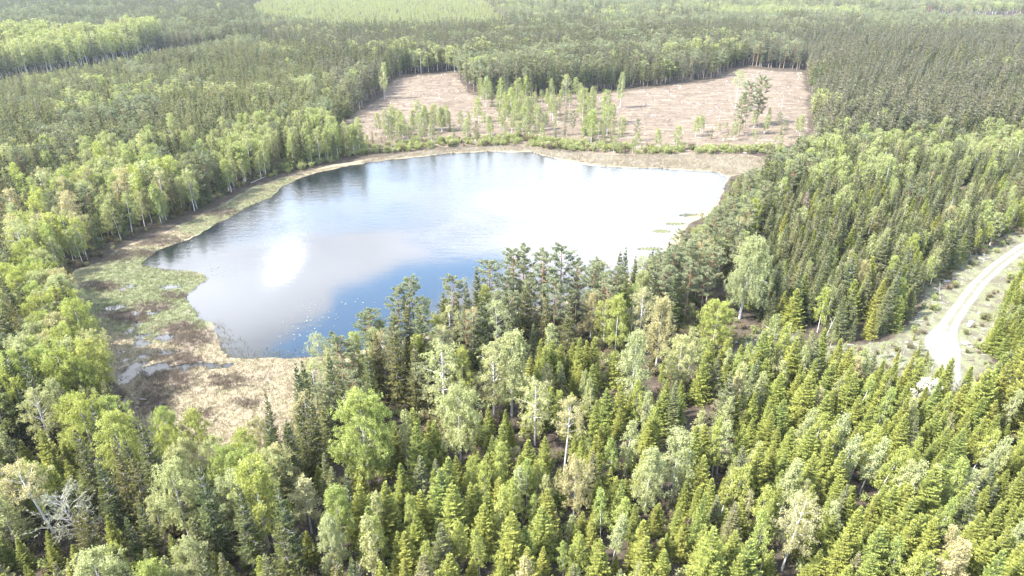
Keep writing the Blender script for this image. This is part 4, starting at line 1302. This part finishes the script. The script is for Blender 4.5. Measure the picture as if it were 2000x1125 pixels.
def look_of(t, sp):
    k = t['key']
    if sp == 'birch':
        form = 'slender' if 'slim' in k else 'sparse' if ('sparse' in k or 'umbrella' in k) else 'narrow' if 'column' in k or k == 'birch_mid1' else 'round'
        return f"{size_word(sp, t['h'])} {form} {TINT_WORD[t['tint']]} birch"
    if sp == 'spruce':
        return f"{size_word(sp, t['h'])} {dict(spruce_y='yellow-green', spruce_m='olive-green', spruce_o='dark brown-tipped')[k[:8]]} spruce"
    return f"{size_word(sp, t['h'])} grey-green pine"


for (k, sp), lst in cells.items():
    lst.sort()
    for rank, (d, i) in enumerate(lst):
        t = TREES[i]
        if rank < 12:
            t['label2'] = f"{look_of(t, sp)}, {ORD[rank]} {sp} out from the {LM[k][2]}"
        else:
            t['label2'] = f"{look_of(t, sp)} over {int(lst[11][0])} metres out from the {LM[k][2]}"
            t['group2'] = f"outer {GROUPW[sp]} round the {LM[k][2]}"
masses = {}
for i, t in enumerate(TREES):
    p_ = PROTO[t['key']]
    sc = t['h'] / p_['H']
    if not single[i]:
        masses.setdefault(p_['species'], []).append(i)
        continue
    sp = p_['species']
    if sp == 'birch' and t['tint'] is None:
        t['tint'] = random.choices(TINTS, (0.5, 0.3, 0.2) if 'sparse' not in t['key'] else (0.15, 0.4, 0.45))[0]
    root = bpy.data.objects.new(t['name'] or sp + '_tree', None)
    root.empty_display_size = 0.5
    C.objects.link(root)
    root.location = (t['x'], t['y'], tz[i])
    root.rotation_euler = (Matrix.Rotation(t['lean'][0], 3, 'Y') @ Matrix.Rotation(-t['lean'][1], 3, 'X') @ Matrix.Rotation(t['rot'], 3, 'Z')).to_euler()
    root.scale = (sc * t['wide'], sc * t['wide'], sc)
    tr = bpy.data.objects.new('trunk', p_['trunk']); tr.parent = root; C.objects.link(tr)
    cr = bpy.data.objects.new('crown', p_['crown']); cr.parent = root; C.objects.link(cr)
    if sp == 'birch':
        cr.material_slots[0].link = 'OBJECT'
        cr.material_slots[0].material = MAT['birch_' + t['tint']]
    label = t['label'] or t.get('label2') or describe(t, sp)
    tag(root, label, t['cat'] or 'tree', t['group'] or t.get('group2') or (None if t['label'] else f"{GROUPW[sp]} of the {SHORT[t['zone']]}"))


def mass(name, label, cat, keys, X, Y, Z, ROT, SC, K, LX=None, LY=None):
    """one uncountable wood: a point for every stem, each carrying one of the tree shapes"""
    me = bpy.data.meshes.new(name)
    n = len(X)
    me.vertices.add(n)
    me.vertices.foreach_set('co', np.stack([X, Y, Z], 1).astype(np.float32).ravel())
    for nm, ty_, arr, ch in (('turn', 'FLOAT_VECTOR', np.stack([LX if LX is not None else ROT * 0, LY if LY is not None else ROT * 0, ROT], 1), 'vector'), ('size', 'FLOAT_VECTOR', SC, 'vector'), ('shape', 'INT', K, 'value')):
        a = me.attributes.new(nm, ty_, 'POINT')
        a.data.foreach_set(ch, np.asarray(arr, np.int32 if ty_ == 'INT' else np.float32).ravel())
    o = obj(name, me)
    tag(o, label, cat, None, 'stuff')
    ng = bpy.data.node_groups.new(name, 'GeometryNodeTree')
    ng.interface.new_socket('Geometry', in_out='INPUT', socket_type='NodeSocketGeometry')
    ng.interface.new_socket('Geometry', in_out='OUTPUT', socket_type='NodeSocketGeometry')
    N = ng.nodes; L = ng.links
    gi, go = N.new('NodeGroupInput'), N.new('NodeGroupOutput')
    join = N.new('GeometryNodeJoinGeometry')

    def named(nm, ty_):
        q = N.new('GeometryNodeInputNamedAttribute'); q.data_type = ty_; q.inputs['Name'].default_value = nm
        return q.outputs[0]
    turn, size_, shp = named('turn', 'FLOAT_VECTOR'), named('size', 'FLOAT_VECTOR'), named('shape', 'INT')
    pts = N.new('GeometryNodeMeshToPoints'); L.new(gi.outputs[0], pts.inputs['Mesh'])
    for k, key in enumerate(keys):
        oi = N.new('GeometryNodeObjectInfo'); oi.inputs['Object'].default_value = PROTO[key]['whole']
        cmp_ = N.new('FunctionNodeCompare'); cmp_.data_type = 'INT'; cmp_.operation = 'EQUAL'
        ins = [s for s in cmp_.inputs if s.type == 'INT']
        L.new(shp, ins[0]); ins[1].default_value = k
        iop = N.new('GeometryNodeInstanceOnPoints')
        L.new(pts.outputs[0], iop.inputs['Points']); L.new(cmp_.outputs[0], iop.inputs['Selection'])
        L.new(oi.outputs['Geometry'], iop.inputs['Instance'])
        L.new(turn, iop.inputs['Rotation']); L.new(size_, iop.inputs['Scale'])
        L.new(iop.outputs[0], join.inputs[0])
    L.new(join.outputs[0], go.inputs[0])
    md = o.modifiers.new('stems', 'NODES'); md.node_group = ng
    return o


MASSN = {'spruce': ('spruce_forest', 'spruce forest spreading beyond the single trees to the horizon', 'forest'),
         'birch': ('birch_forest', 'birch woods scattered through the conifers round the lake and beyond', 'forest'),
         'pine': ('pine_forest', 'pines growing among the far spruces', 'forest')}
# near mass birches take the mixed tint
SWAP = {'birch_round': 'birch_mid0', 'birch_column': 'birch_mid1', 'birch_slim': 'birch_slimmix', 'birch_sparse': 'birch_mid1'}
for sp, idx in masses.items():
    keys = []
    K = []
    S = np.zeros((len(idx), 3))
    for q, i in enumerate(idx):
        key = TREES[i]['key']
        key = SWAP.get(key.rstrip('0123456789'), key)
        if key not in keys:
            keys.append(key)
        K.append(keys.index(key))
        sc = TREES[i]['h'] / PROTO[key]['H']
        S[q] = (sc * TREES[i]['wide'], sc * TREES[i]['wide'], sc)
    ii = np.array(idx)
    mass(*MASSN[sp], keys, tx[ii], ty[ii], tz[ii], np.array([TREES[i]['rot'] for i in idx]), S, K,
         np.array([-TREES[i]['lean'][1] for i in idx]), np.array([TREES[i]['lean'][0] for i in idx]))
print('TREES', len(TREES), {k: len(v) for k, v in masses.items()}, 'single', int(single.sum()))

# ---------------------------------------------------------------- undergrowth in the gaps
def scatter(poly, n, r):
    x0, y0 = poly.min(0); x1, y1 = poly.max(0)
    xs, ys = [], []
    while sum(map(len, xs)) < n:
        x = r.uniform(x0, x1, n * 2); y = r.uniform(y0, y1, n * 2)
        k = inside(poly, x, y)
        xs.append(x[k]); ys.append(y[k])
    return np.concatenate(xs)[:n], np.concatenate(ys)[:n]


r = np.random.default_rng(5)
BR = [(plan([(-300, 1500), (-300, 560), (150, 640), (300, 930), (560, 900), (640, 740), (1240, 570), (1440, 400), (1440, 640), (1900, 800), (2400, 820), (2800, 1500)]), 3600),
      (plan([(100, 560), (320, 440), (500, 355), (720, 300), (720, 285), (500, 330), (300, 410), (60, 530)]), 420),
      (plan([(700, 306), (860, 290), (1000, 284), (1090, 294), (1250, 303), (1500, 302), (1570, 302), (1540, 288), (1250, 290), (1100, 276), (1000, 270), (860, 277), (700, 292)]), 520),
      (VERGE, 520),
      (plan([(1290, 522), (1345, 452), (1400, 410), (1425, 350), (1500, 340), (1440, 415), (1392, 470), (1345, 520), (1300, 552)]), 170),
      (plan([(640, 735), (850, 668), (1050, 622), (1240, 585), (1440, 600), (1430, 680), (1300, 735), (1080, 740), (900, 830), (690, 890), (620, 880)]), 900)]
bx_, by_ = [], []
for poly, n in BR:
    x, y = scatter(poly, n, r)
    bx_.append(x); by_.append(y)
x, y = np.concatenate(bx_), np.concatenate(by_)
ok = ~inside(LAKE, x, y) & (pdist(ROADC, x, y, False) > 3.6) & (pdist(LAKE, x, y) > 1.0)
x, y = x[ok], y[ok]
sc = r.uniform(0.35, 1.1, len(x))
kinds = r.choice(3, len(x), p=[0.45, 0.25, 0.30])
kinds = np.where((y > 270) & (r.random(len(x)) < 0.75), 1, kinds)
sc = np.where(y > 270, sc * 1.6, sc)
mass('undergrowth', 'low brush and saplings on the forest floor', 'undergrowth', ['shrub0', 'shrub1', 'shrub2'], x, y, ground_z(x, y), r.uniform(0, 6.28, len(x)),
     np.stack([sc, sc, sc * r.uniform(0.6, 1.1, len(x))], 1), kinds)

# ---------------------------------------------------------------- reeds and fen grass
def blades(name, label, x, y, hlo, hhi, per, wid, tone, mat, cat, spread=0.25):
    n = len(x)
    z = ground_z(x, y)
    cx = np.repeat(x, per) + r.normal(0, spread, n * per); cy = np.repeat(y, per) + r.normal(0, spread, n * per); cz = np.repeat(np.maximum(z, -0.05), per) - 0.03
    h = r.uniform(hlo, hhi, n * per)
    a_ = r.uniform(0, 6.28, n * per); w = wid * r.uniform(0.7, 1.4, n * per)
    le = r.normal(0, 0.22, (n * per, 2)) * h[:, None]
    V = np.stack([np.c_[cx - np.cos(a_) * w, cy - np.sin(a_) * w, cz], np.c_[cx + np.cos(a_) * w, cy + np.sin(a_) * w, cz], np.c_[cx + le[:, 0], cy + le[:, 1], cz + h]], 1).reshape(-1, 3)
    me = new_mesh(name, V, None, np.arange(len(V)).reshape(-1, 3), [mat], np.clip(np.repeat(tone, per) + r.normal(0, 0.05, n * per), 0, 1))
    return tag(obj(name, me), label, cat, None, 'stuff')


reed_poly = plan([(690, 322), (720, 312), (860, 292), (1000, 286), (1090, 296), (1180, 303), (1450, 303), (1515, 316), (1490, 335), (1425, 345), (1400, 336), (1340, 331), (1180, 325), (1075, 307), (1030, 296), (950, 295), (800, 307)])
x, y = scatter(reed_poly, 7000, r)
blades('reeds', 'pale dry reeds along the far lake shore', x, y, 0.5, 1.3, 6, 0.05, np.clip(0.55 + 0.3 * vnoise(x, y, 6, 31), 0, 1), MAT['reed'], 'reeds', 0.4)

fen = plan([(110, 560), (240, 487), (330, 452), (430, 404), (500, 367), (560, 346), (620, 331), (700, 320), (650, 330), (582, 350), (546, 368), (530, 386), (442, 428), (360, 470), (281, 507), (284, 521), (380, 531), (407, 543), (360, 582),
            (402, 632), (450, 697), (540, 699), (680, 690), (640, 720), (605, 770), (560, 900), (330, 925), (270, 840), (225, 740), (165, 640)])
x, y = scatter(fen, 21000, r)
z = ground_z(x, y)
ok = z > -0.06
x, y = x[ok], y[ok]
u, v, _ = project(x, y, 0)
hh = np.zeros(len(x))
for (a_, b_, c_, d_) in HEATH:
    hh = np.maximum(hh, np.exp(-((u - a_) / c_) ** 2 - ((v - b_) / d_) ** 2))
gg = np.clip(1 - np.hypot((u - 300) / 190, (v - 575) / 120), 0, 1)
tone = np.where(hh + 0.2 * r.normal(size=len(x)) > 0.45, r.uniform(0.0, 0.33, len(x)), np.where(gg + 0.28 * vnoise(x, y, 5, 32) + 0.12 * r.normal(size=len(x)) > 0.32, r.uniform(0.37, 0.68, len(x)), r.uniform(0.71, 1.0, len(x))))
blades('fen_grass', 'tufts of sedge, bog myrtle and dry grass over the western fen', x, y, 0.15, 0.5, 6, 0.045, tone, MAT['sedge'], 'grass', 0.3)
kk = tone < 0.34
blades('bog_myrtle', 'patches of purple-brown bog myrtle bushes on the fen', x[kk], y[kk], 0.35, 0.9, 9, 0.035, tone[kk], MAT['sedge'], 'shrubs', 0.28)

x, y = scatter(plan([(400, 640), (450, 700), (700, 700), (760, 680), (690, 660), (560, 676), (480, 672), (430, 625)]), 1100, r)
ok = inside(LAKE, x, y) & (pdist(LAKE, x, y) < 5.5 * r.random(len(x)) ** 1.6)
x, y = x[ok], y[ok]
blades('water_sedge', 'thin sedge standing in the shallows off the straw meadow', x, y, 0.35, 0.8, 5, 0.025, r.uniform(0.45, 0.95, len(x)), MAT['sedge'], 'grass', 0.3)

# grassy islets of the eastern shore
for (u, v, ru, rv) in ((1292, 452, 3.6, 1.7), (1318, 437, 3.8, 1.5), (1270, 486, 4.2, 1.1)):
    cx, cy = (float(q) for q in gz(u, v))
    a_ = np.arange(18) * 2 * np.pi / 18
    V = [(cx, cy, 0.13)]
    for f, zz_ in ((0.6, 0.11), (1.0, -0.12)):
        for t_ in a_:
            q = f * (1 + 0.18 * math.sin(3 * t_ + u) + 0.1 * math.sin(7 * t_))
            V.append((cx + ru * q * math.cos(t_), cy + rv * q * math.sin(t_), zz_))
    T3 = [(0, 1 + k, 1 + (k + 1) % 18) for k in range(18)]
    Q4 = [(1 + k, 19 + k, 19 + (k + 1) % 18, 1 + (k + 1) % 18) for k in range(18)]
    isl = obj('islet', new_mesh('islet', V, Q4, T3, [MAT['ground']], smooth=True, cols={'zone_a': [(0, 1, 0.75)] * len(V), 'zone_b': [(0, 0, 0)] * len(V)}))
    tag(isl, None, None, None, 'structure')
x, y = [], []
for (u, v, ru, rv) in ((1292, 452, 3.3, 1.5), (1318, 437, 3.4, 1.3), (1270, 486, 4.0, 1.0), (1262, 520, 2.5, 0.8), (1345, 420, 3.5, 1.5)):
    cx, cy = gz(u, v); n = 90
    a_ = r.uniform(0, 6.28, n); q = np.sqrt(r.random(n))
    x.append(cx + ru * q * np.cos(a_)); y.append(cy + rv * q * np.sin(a_))
x, y = np.concatenate(x), np.concatenate(y)
blades('islet_grass', 'sedge tufts on the small islets by the eastern shore', x, y, 0.25, 0.6, 5, 0.06, r.uniform(0.5, 0.85, len(x)), MAT['sedge'], 'grass', 0.25)

# ---------------------------------------------------------------- slash on the felled ground, verge rubble
def sticks(name, label, x, y, llo, lhi, rad, tone, cat):
    n = len(x); z = ground_z(x, y)
    a_ = r.uniform(0, 6.28, n); L = r.uniform(llo, lhi, n) * 0.5; tl = r.normal(0, 0.09, n); w = rad * r.uniform(0.5, 1.6, n)
    d = np.c_[np.cos(a_) * L, np.sin(a_) * L, tl * L]; s = np.c_[-np.sin(a_), np.cos(a_), np.zeros(n)] * w[:, None]
    c = np.c_[x, y, z + w * 0.8 + 0.04]; up = np.c_[np.zeros((n, 2)), w * 1.6]
    V = np.stack([c - d - s, c - d + s, c - d + up, c + d - s * 0.6, c + d + s * 0.6, c + d + up * 0.6], 1).reshape(-1, 3)
    b = np.arange(n) * 6
    Q = np.concatenate([np.stack([b, b + 3, b + 5, b + 2], 1), np.stack([b + 1, b + 2, b + 5, b + 4], 1)])
    T3 = np.concatenate([np.stack([b, b + 2, b + 1], 1), np.stack([b + 3, b + 4, b + 5], 1)])
    me = new_mesh(name, V, Q, T3, [MAT['slash']], np.concatenate([tone] * 4))
    return tag(obj(name, me), label, cat, None, 'stuff')


x, y = scatter(CLEAR, 13000, r)
row = np.sin((x * 0.35 + y) * 0.55 + 1.5 * vnoise(x, y, 20, 40))
ok = (row + 0.8 * r.normal(size=len(x)) > 0.1) & (pdist(LAKE, x, y) > 9)
x, y = x[ok], y[ok]
sticks('slash', 'branches and tops left lying over the felled ground', x, y, 0.5, 3.4, 0.09, np.where(r.random(len(x)) < 0.5, r.uniform(0, 0.3, len(x)), np.where(r.random(len(x)) < 0.85, r.uniform(0.4, 0.7, len(x)), r.uniform(0.75, 1.0, len(x)))), 'slash')
x, y = scatter(VERGE, 900, r)
ok = pdist(ROADC, x, y, False) > 3.2
x, y = x[ok], y[ok]
sticks('brushwood', 'grey brushwood strewn along the road verge and clearing', x, y, 0.5, 2.6, 0.06, r.uniform(0.2, 0.95, len(x)), 'brushwood')


def rubble(name, label, x, y, lo, hi, cat):
    n = len(x); z = ground_z(x, y); q = r.uniform(lo, hi, n) ; a_ = r.uniform(0, 1.57, n)
    c, s_ = np.cos(a_) * q, np.sin(a_) * q; hgt = q * r.uniform(0.5, 1.0, n)
    V = np.stack([np.c_[x + c, y + s_, z], np.c_[x - s_, y + c, z], np.c_[x - c * r.uniform(0.6, 1.2, n), y - s_, z], np.c_[x + s_, y - c, z], np.c_[x + 0.3 * c, y, z + hgt], np.c_[x, y + 0.3 * c, z - 0.1]], 1).reshape(-1, 3)
    b = np.arange(n) * 6
    T3 = np.concatenate([np.stack([b + i_, b + (i_ + 1) % 4, b + 4], 1) for i_ in range(4)])
    return tag(obj(name, new_mesh(name, V, None, T3, [MAT['stone']])), label, cat, None, 'stuff')


x, y = scatter(VERGE, 4200, r)
ok = (pdist(ROADC, x, y, False) > 2.3) & (vnoise(x, y, 4, 66) + 0.4 * vnoise(x, y, 1.5, 67) > 0.05)
rubble('rubble', 'pale stony rubble strewn over the road verges', x[ok], y[ok], 0.07, 0.28, 'rubble')


def rock_mesh(seed):
    q = np.random.default_rng(seed)
    V, Q, T3 = [], [], []
    n, m_ = 9, 5
    for i_ in range(1, m_):
        ph_ = math.pi * i_ / m_
        for j_ in range(n):
            th_ = 2 * math.pi * j_ / n
            k = q.uniform(0.78, 1.15)
            V.append((k * math.sin(ph_) * math.cos(th_), k * math.sin(ph_) * math.sin(th_), 0.72 * k * math.cos(ph_) + 0.30))
    for i_ in range(m_ - 2):
        for j_ in range(n):
            Q.append((i_ * n + j_, (i_ + 1) * n + j_, (i_ + 1) * n + (j_ + 1) % n, i_ * n + (j_ + 1) % n))
    V.append((0, 0, 0.30 + 0.72 * q.uniform(0.8, 1.0))); V.append((0, 0, -0.4))
    for j_ in range(n):
        T3.append((len(V) - 2, j_, (j_ + 1) % n)); T3.append((len(V) - 1, (m_ - 2) * n + (j_ + 1) % n, (m_ - 2) * n + j_))
    return new_mesh('boulder', V, Q, T3, [MAT['stone']])


ROCKS = [rock_mesh(200 + k) for k in range(5)]
PILES = [((1855, 555), 11, 1.8, 'pale boulder in the stone heap where brush meets the road', 'boulders of the brushy roadside heap'),
         ((1920, 505), 9, 2.4, 'pale boulder on the spruce side of the gravel road', 'boulders on the spruce side of the road'),
         ((1890, 640), 8, 2.2, 'pale boulder on the verge beyond the gravel road', 'boulders on the verge beyond the road'),
         ((1905, 690), 10, 3.0, 'pale boulder near the end of the gravel road', 'boulders near the road end'),
         ((1470, 680), 12, 2.6, 'pale stone heaped in the clearing below the weeping birch', 'stones heaped in the clearing'),
         ((1790, 700), 9, 3.4, 'pale stone in the grass beside the turning place', 'stones beside the turning place')]
for ((u, v), n, sprd, lab, grp) in PILES:
    cx, cy = gz(u, v)
    for k in range(n):
        x = float(cx + r.normal(0, sprd)); y = float(cy + r.normal(0, sprd * 0.8))
        if pdist(ROADC, np.array([x]), np.array([y]), False)[0] < 3.4:
            continue
        o = obj('boulder', ROCKS[k % 5], None, (x, y, gz1(x, y) + 0.02))
        s = float(r.uniform(0.28, 0.75))
        o.scale = (s * r.uniform(0.9, 1.4), s, s * r.uniform(0.6, 0.9)); o.rotation_euler = (0, 0, float(r.uniform(0, 6.28)))
        tag(o, lab, 'boulder', grp)

# ---------------------------------------------------------------- fallen logs, snags, stumps
def log_between(u0_, v0_, u1_, v1_, rad, label, mat='log_wood', z0=0.12, z1=0.12, group=None):
    ax_, ay_ = (float(q) for q in gz(u0_, v0_)); bx2, by2 = (float(q) for q in gz(u1_, v1_))
    a = np.array([ax_, ay_, gz1(ax_, ay_) + z0]); b = np.array([bx2, by2, gz1(bx2, by2) + z1])
    mid = (a + b) / 2 + np.array([0, 0, 0.05])
    mb = MB()
    mb.tube(np.stack([a, a * 0.7 + mid * 0.3, mid, mid * 0.3 + b * 0.7, b]) - a, np.array([1, 0.95, 0.82, 0.65, 0.4]) * rad, 8)
    L = np.linalg.norm(b - a)
    for q in range(4):
        f = r.uniform(0.35, 0.9); p0 = (b - a) * f
        mb.tube(np.stack([p0, p0 + rand_dirs(r, 1)[0] * np.array([0.7, 0.7, 0.4]) * 0.09 * L + np.array([0, 0, 0.15])]), [rad * 0.3, rad * 0.1], 4)
    V, Q, T_, M_ = mb.arrays()
    o = obj('fallen_log', new_mesh('fallen_log', V, Q, [tuple(range(0, 3))], [MAT[mat]], smooth=False), None, tuple(a))
    return tag(o, label, 'log', group)


log_between(1199, 792, 1222, 773, 0.12, 'pale fallen stem crossing another below the straight pale birch', 'snag', 0.2, 0.5)
log_between(1194, 772, 1206, 798, 0.10, 'thin grey fallen stem crossed by a paler one', 'snag', 0.2, 0.5)
log_between(1398, 290, 1414, 297, 0.22, 'white fallen trunk at the edge of the dark peat shore', 'snag')
log_between(1492, 638, 1530, 668, 0.13, 'grey fallen pole across the clearing under the weeping birch', 'grey_wood', 0.3, 0.2)
log_between(1500, 680, 1520, 662, 0.10, 'short pale fallen pole in the clearing below the weeping birch', 'snag')
log_between(1970, 690, 1945, 682, 0.14, 'pale fallen trunk on the verge beyond the road', 'snag')
log_between(236, 742, 256, 728, 0.22, 'grey fallen trunk lying at the edge of the dark pool', 'snag')
log_between(231, 722, 250, 714, 0.16, 'mossy brown fallen trunk over the dark pool', 'log_wood')
log_between(490, 360, 520, 352, 0.16, 'bleached fallen birch on the mossy shore fringe', 'snag', 0.1, 1.2)
log_between(905, 248, 935, 238, 0.18, 'dark fallen trunk low on the felled ground', 'grey_wood')
log_between(272, 782, 288, 785, 0.18, 'bleached driftwood at the corner of the straw meadow', 'snag', 0.1, 0.4)


def snag(u, v, h, lean, label, fork=True, rad=0.13):
    x, y = (float(q) for q in gz(u, v))
    q = np.random.default_rng(int(u * 7 + v))
    mb = MB()
    zt = np.linspace(-0.3, h, 7)
    ax = np.c_[np.cumsum(q.normal(0, 0.05, (7, 2)), 0) + np.outer(zt / h, lean), zt]
    mb.tube(ax, rad * (1.1 - 0.75 * zt / h), 7)
    st = obj('dead_tree', None, None, (x, y, gz1(x, y)))
    tag(st, label, 'tree')
    o = obj('trunk', mb.mesh('snag trunk', [MAT['snag']]), st)
    if fork:
        for k in range(9):
            f = q.uniform(0.35, 0.95); p0 = np.array([np.interp(f * h, zt, ax[:, 0]), np.interp(f * h, zt, ax[:, 1]), f * h])
            d = rand_dirs(q, 1)[0]; d[2] = abs(d[2]) * 0.8 + 0.3
            L = h * q.uniform(0.10, 0.26)
            bm = MB(); bm.tube(np.stack([p0, p0 + d * L * 0.5 + q.normal(0, 0.06, 3), p0 + d * L]), [rad * 0.4, rad * 0.28, rad * 0.08], 5)
            obj('branch', bm.mesh('snag branch', [MAT['snag']]), st)


snag(1598, 690, 7.5, (2.2, 0.6), 'forked bleached dead tree leaning over the clearing')
snag(1540, 658, 3.2, (0.1, 0), 'short broken white birch stump in the clearing', False, 0.16)
snag(1469, 1180, 6.5, (0.3, 0), 'broken white birch pole among young spruces', False, 0.14)
snag(1404, 240, 6.0, (0.2, 0.1), 'thin dead pole on the felled ground behind the reeds', True, 0.13)
snag(1525, 215, 7.0, (0.3, 0), 'broken grey pole at the spruce edge of the felled ground', False, 0.2)
snag(1835, 590, 5.0, (-1.4, 0.2), 'leaning grey dead tree in brush beside the gravel road', True, 0.1)

st_mesh = MB(); st_mesh.tube(np.array([(0, 0, -0.1), (0, 0, 0.12), (0, 0, 0.5), (0.0, 0, 0.52)]), [0.32, 0.24, 0.21, 0.01], 9)
st_m = st_mesh.mesh('stump', [MAT['log_wood']])
x, y = scatter(CLEAR, 130, r)
ok = pdist(LAKE, x, y) > 14
for a_, b_ in zip(x[ok], y[ok]):
    o = obj('stump', st_m, None, (float(a_), float(b_), gz1(a_, b_)))
    s = float(r.uniform(0.8, 1.5)); o.scale = (s, s, s)
    tag(o, 'cut tree stump on the felled ground beyond the lake', 'stump', 'stumps on the felled ground')

# ---------------------------------------------------------------- lily pads
a_ = np.linspace(0.25, 2 * np.pi - 0.25, 11)
V = [(0, 0, 0.004)] + [(math.cos(t_), math.sin(t_), 0.012) for t_ in a_]
V += [(q[0], q[1], q[2] - 0.010) for q in V]
T3 = [(0, k, k + 1) for k in range(1, 11)] + [(12, 12 + k + 1, 12 + k) for k in range(1, 11)]
Q4 = [(k, k + 12, k + 13, k + 1) for k in range(1, 11)]
pad = new_mesh('lily_pad', V, Q4, T3, [MAT['pad']])
PATCH = [((620, 620), 44, 45, 32, 'lily pad floating on the blue-reflecting open water', 'lily pads on open water'),
         ((690, 585), 14, 60, 20, 'lily pad floating on the blue-reflecting open water', 'lily pads on open water'),
         ((575, 645), 22, 40, 22, 'lily pad floating on the blue-reflecting open water', 'lily pads on open water'),
         ((365, 480), 26, 28, 14, 'lily pad in the dark cove under the western shore', 'lily pads of the dark cove'),
         ((420, 530), 24, 35, 12, 'lily pad off the green point of the fen', 'lily pads off the green point'),
         ((480, 432), 16, 35, 14, 'lily pad along the mossy western shore', 'lily pads along the western shore'),
         ((560, 380), 14, 25, 12, 'lily pad along the mossy western shore', 'lily pads along the western shore')]
for ((u, v), n, su, sv, lab, grp) in PATCH:
    for k in range(n):
        x, y = (float(q) for q in gz(u + r.normal(0, su * 0.55), v + r.normal(0, sv * 0.55)))
        if not inside(LAKE, np.array([x]), np.array([y]))[0]:
            continue
        o = obj('lily_pad', pad, None, (x, y, 0.004))
        s = float(r.uniform(0.08, 0.22)); o.scale = (s * 1.2, s, 1); o.rotation_euler = (float(r.normal(0, 0.05)), float(r.normal(0, 0.05)), float(r.uniform(0, 6.28)))
        tag(o, lab, 'lily pad', grp)

# ---------------------------------------------------------------- haze
bxx, by0, by1, bz0, bz1 = 4700, -400, 6800, -3.0, 82.0
V = [(sx * bxx, yy, zz_) for zz_ in (bz0, bz1) for yy in (by0, by1) for sx in (-1, 1)]
Q = [(0, 2, 3, 1), (4, 5, 7, 6), (0, 1, 5, 4), (2, 6, 7, 3), (0, 4, 6, 2), (1, 3, 7, 5)]
m, T = material('haze')
pv = T.n('ShaderNodeVolumePrincipled')
pv.inputs['Color'].default_value = (0.82, 0.91, 1.0, 1)
pv.inputs['Density'].default_value = 0.000055
pv.inputs['Anisotropy'].default_value = 0.2
o_ = T.n('ShaderNodeOutputMaterial'); T.t.links.new(pv.outputs[0], o_.inputs['Volume'])
tag(obj('haze', new_mesh('haze', V, Q, mats=[m])), kind='stuff')
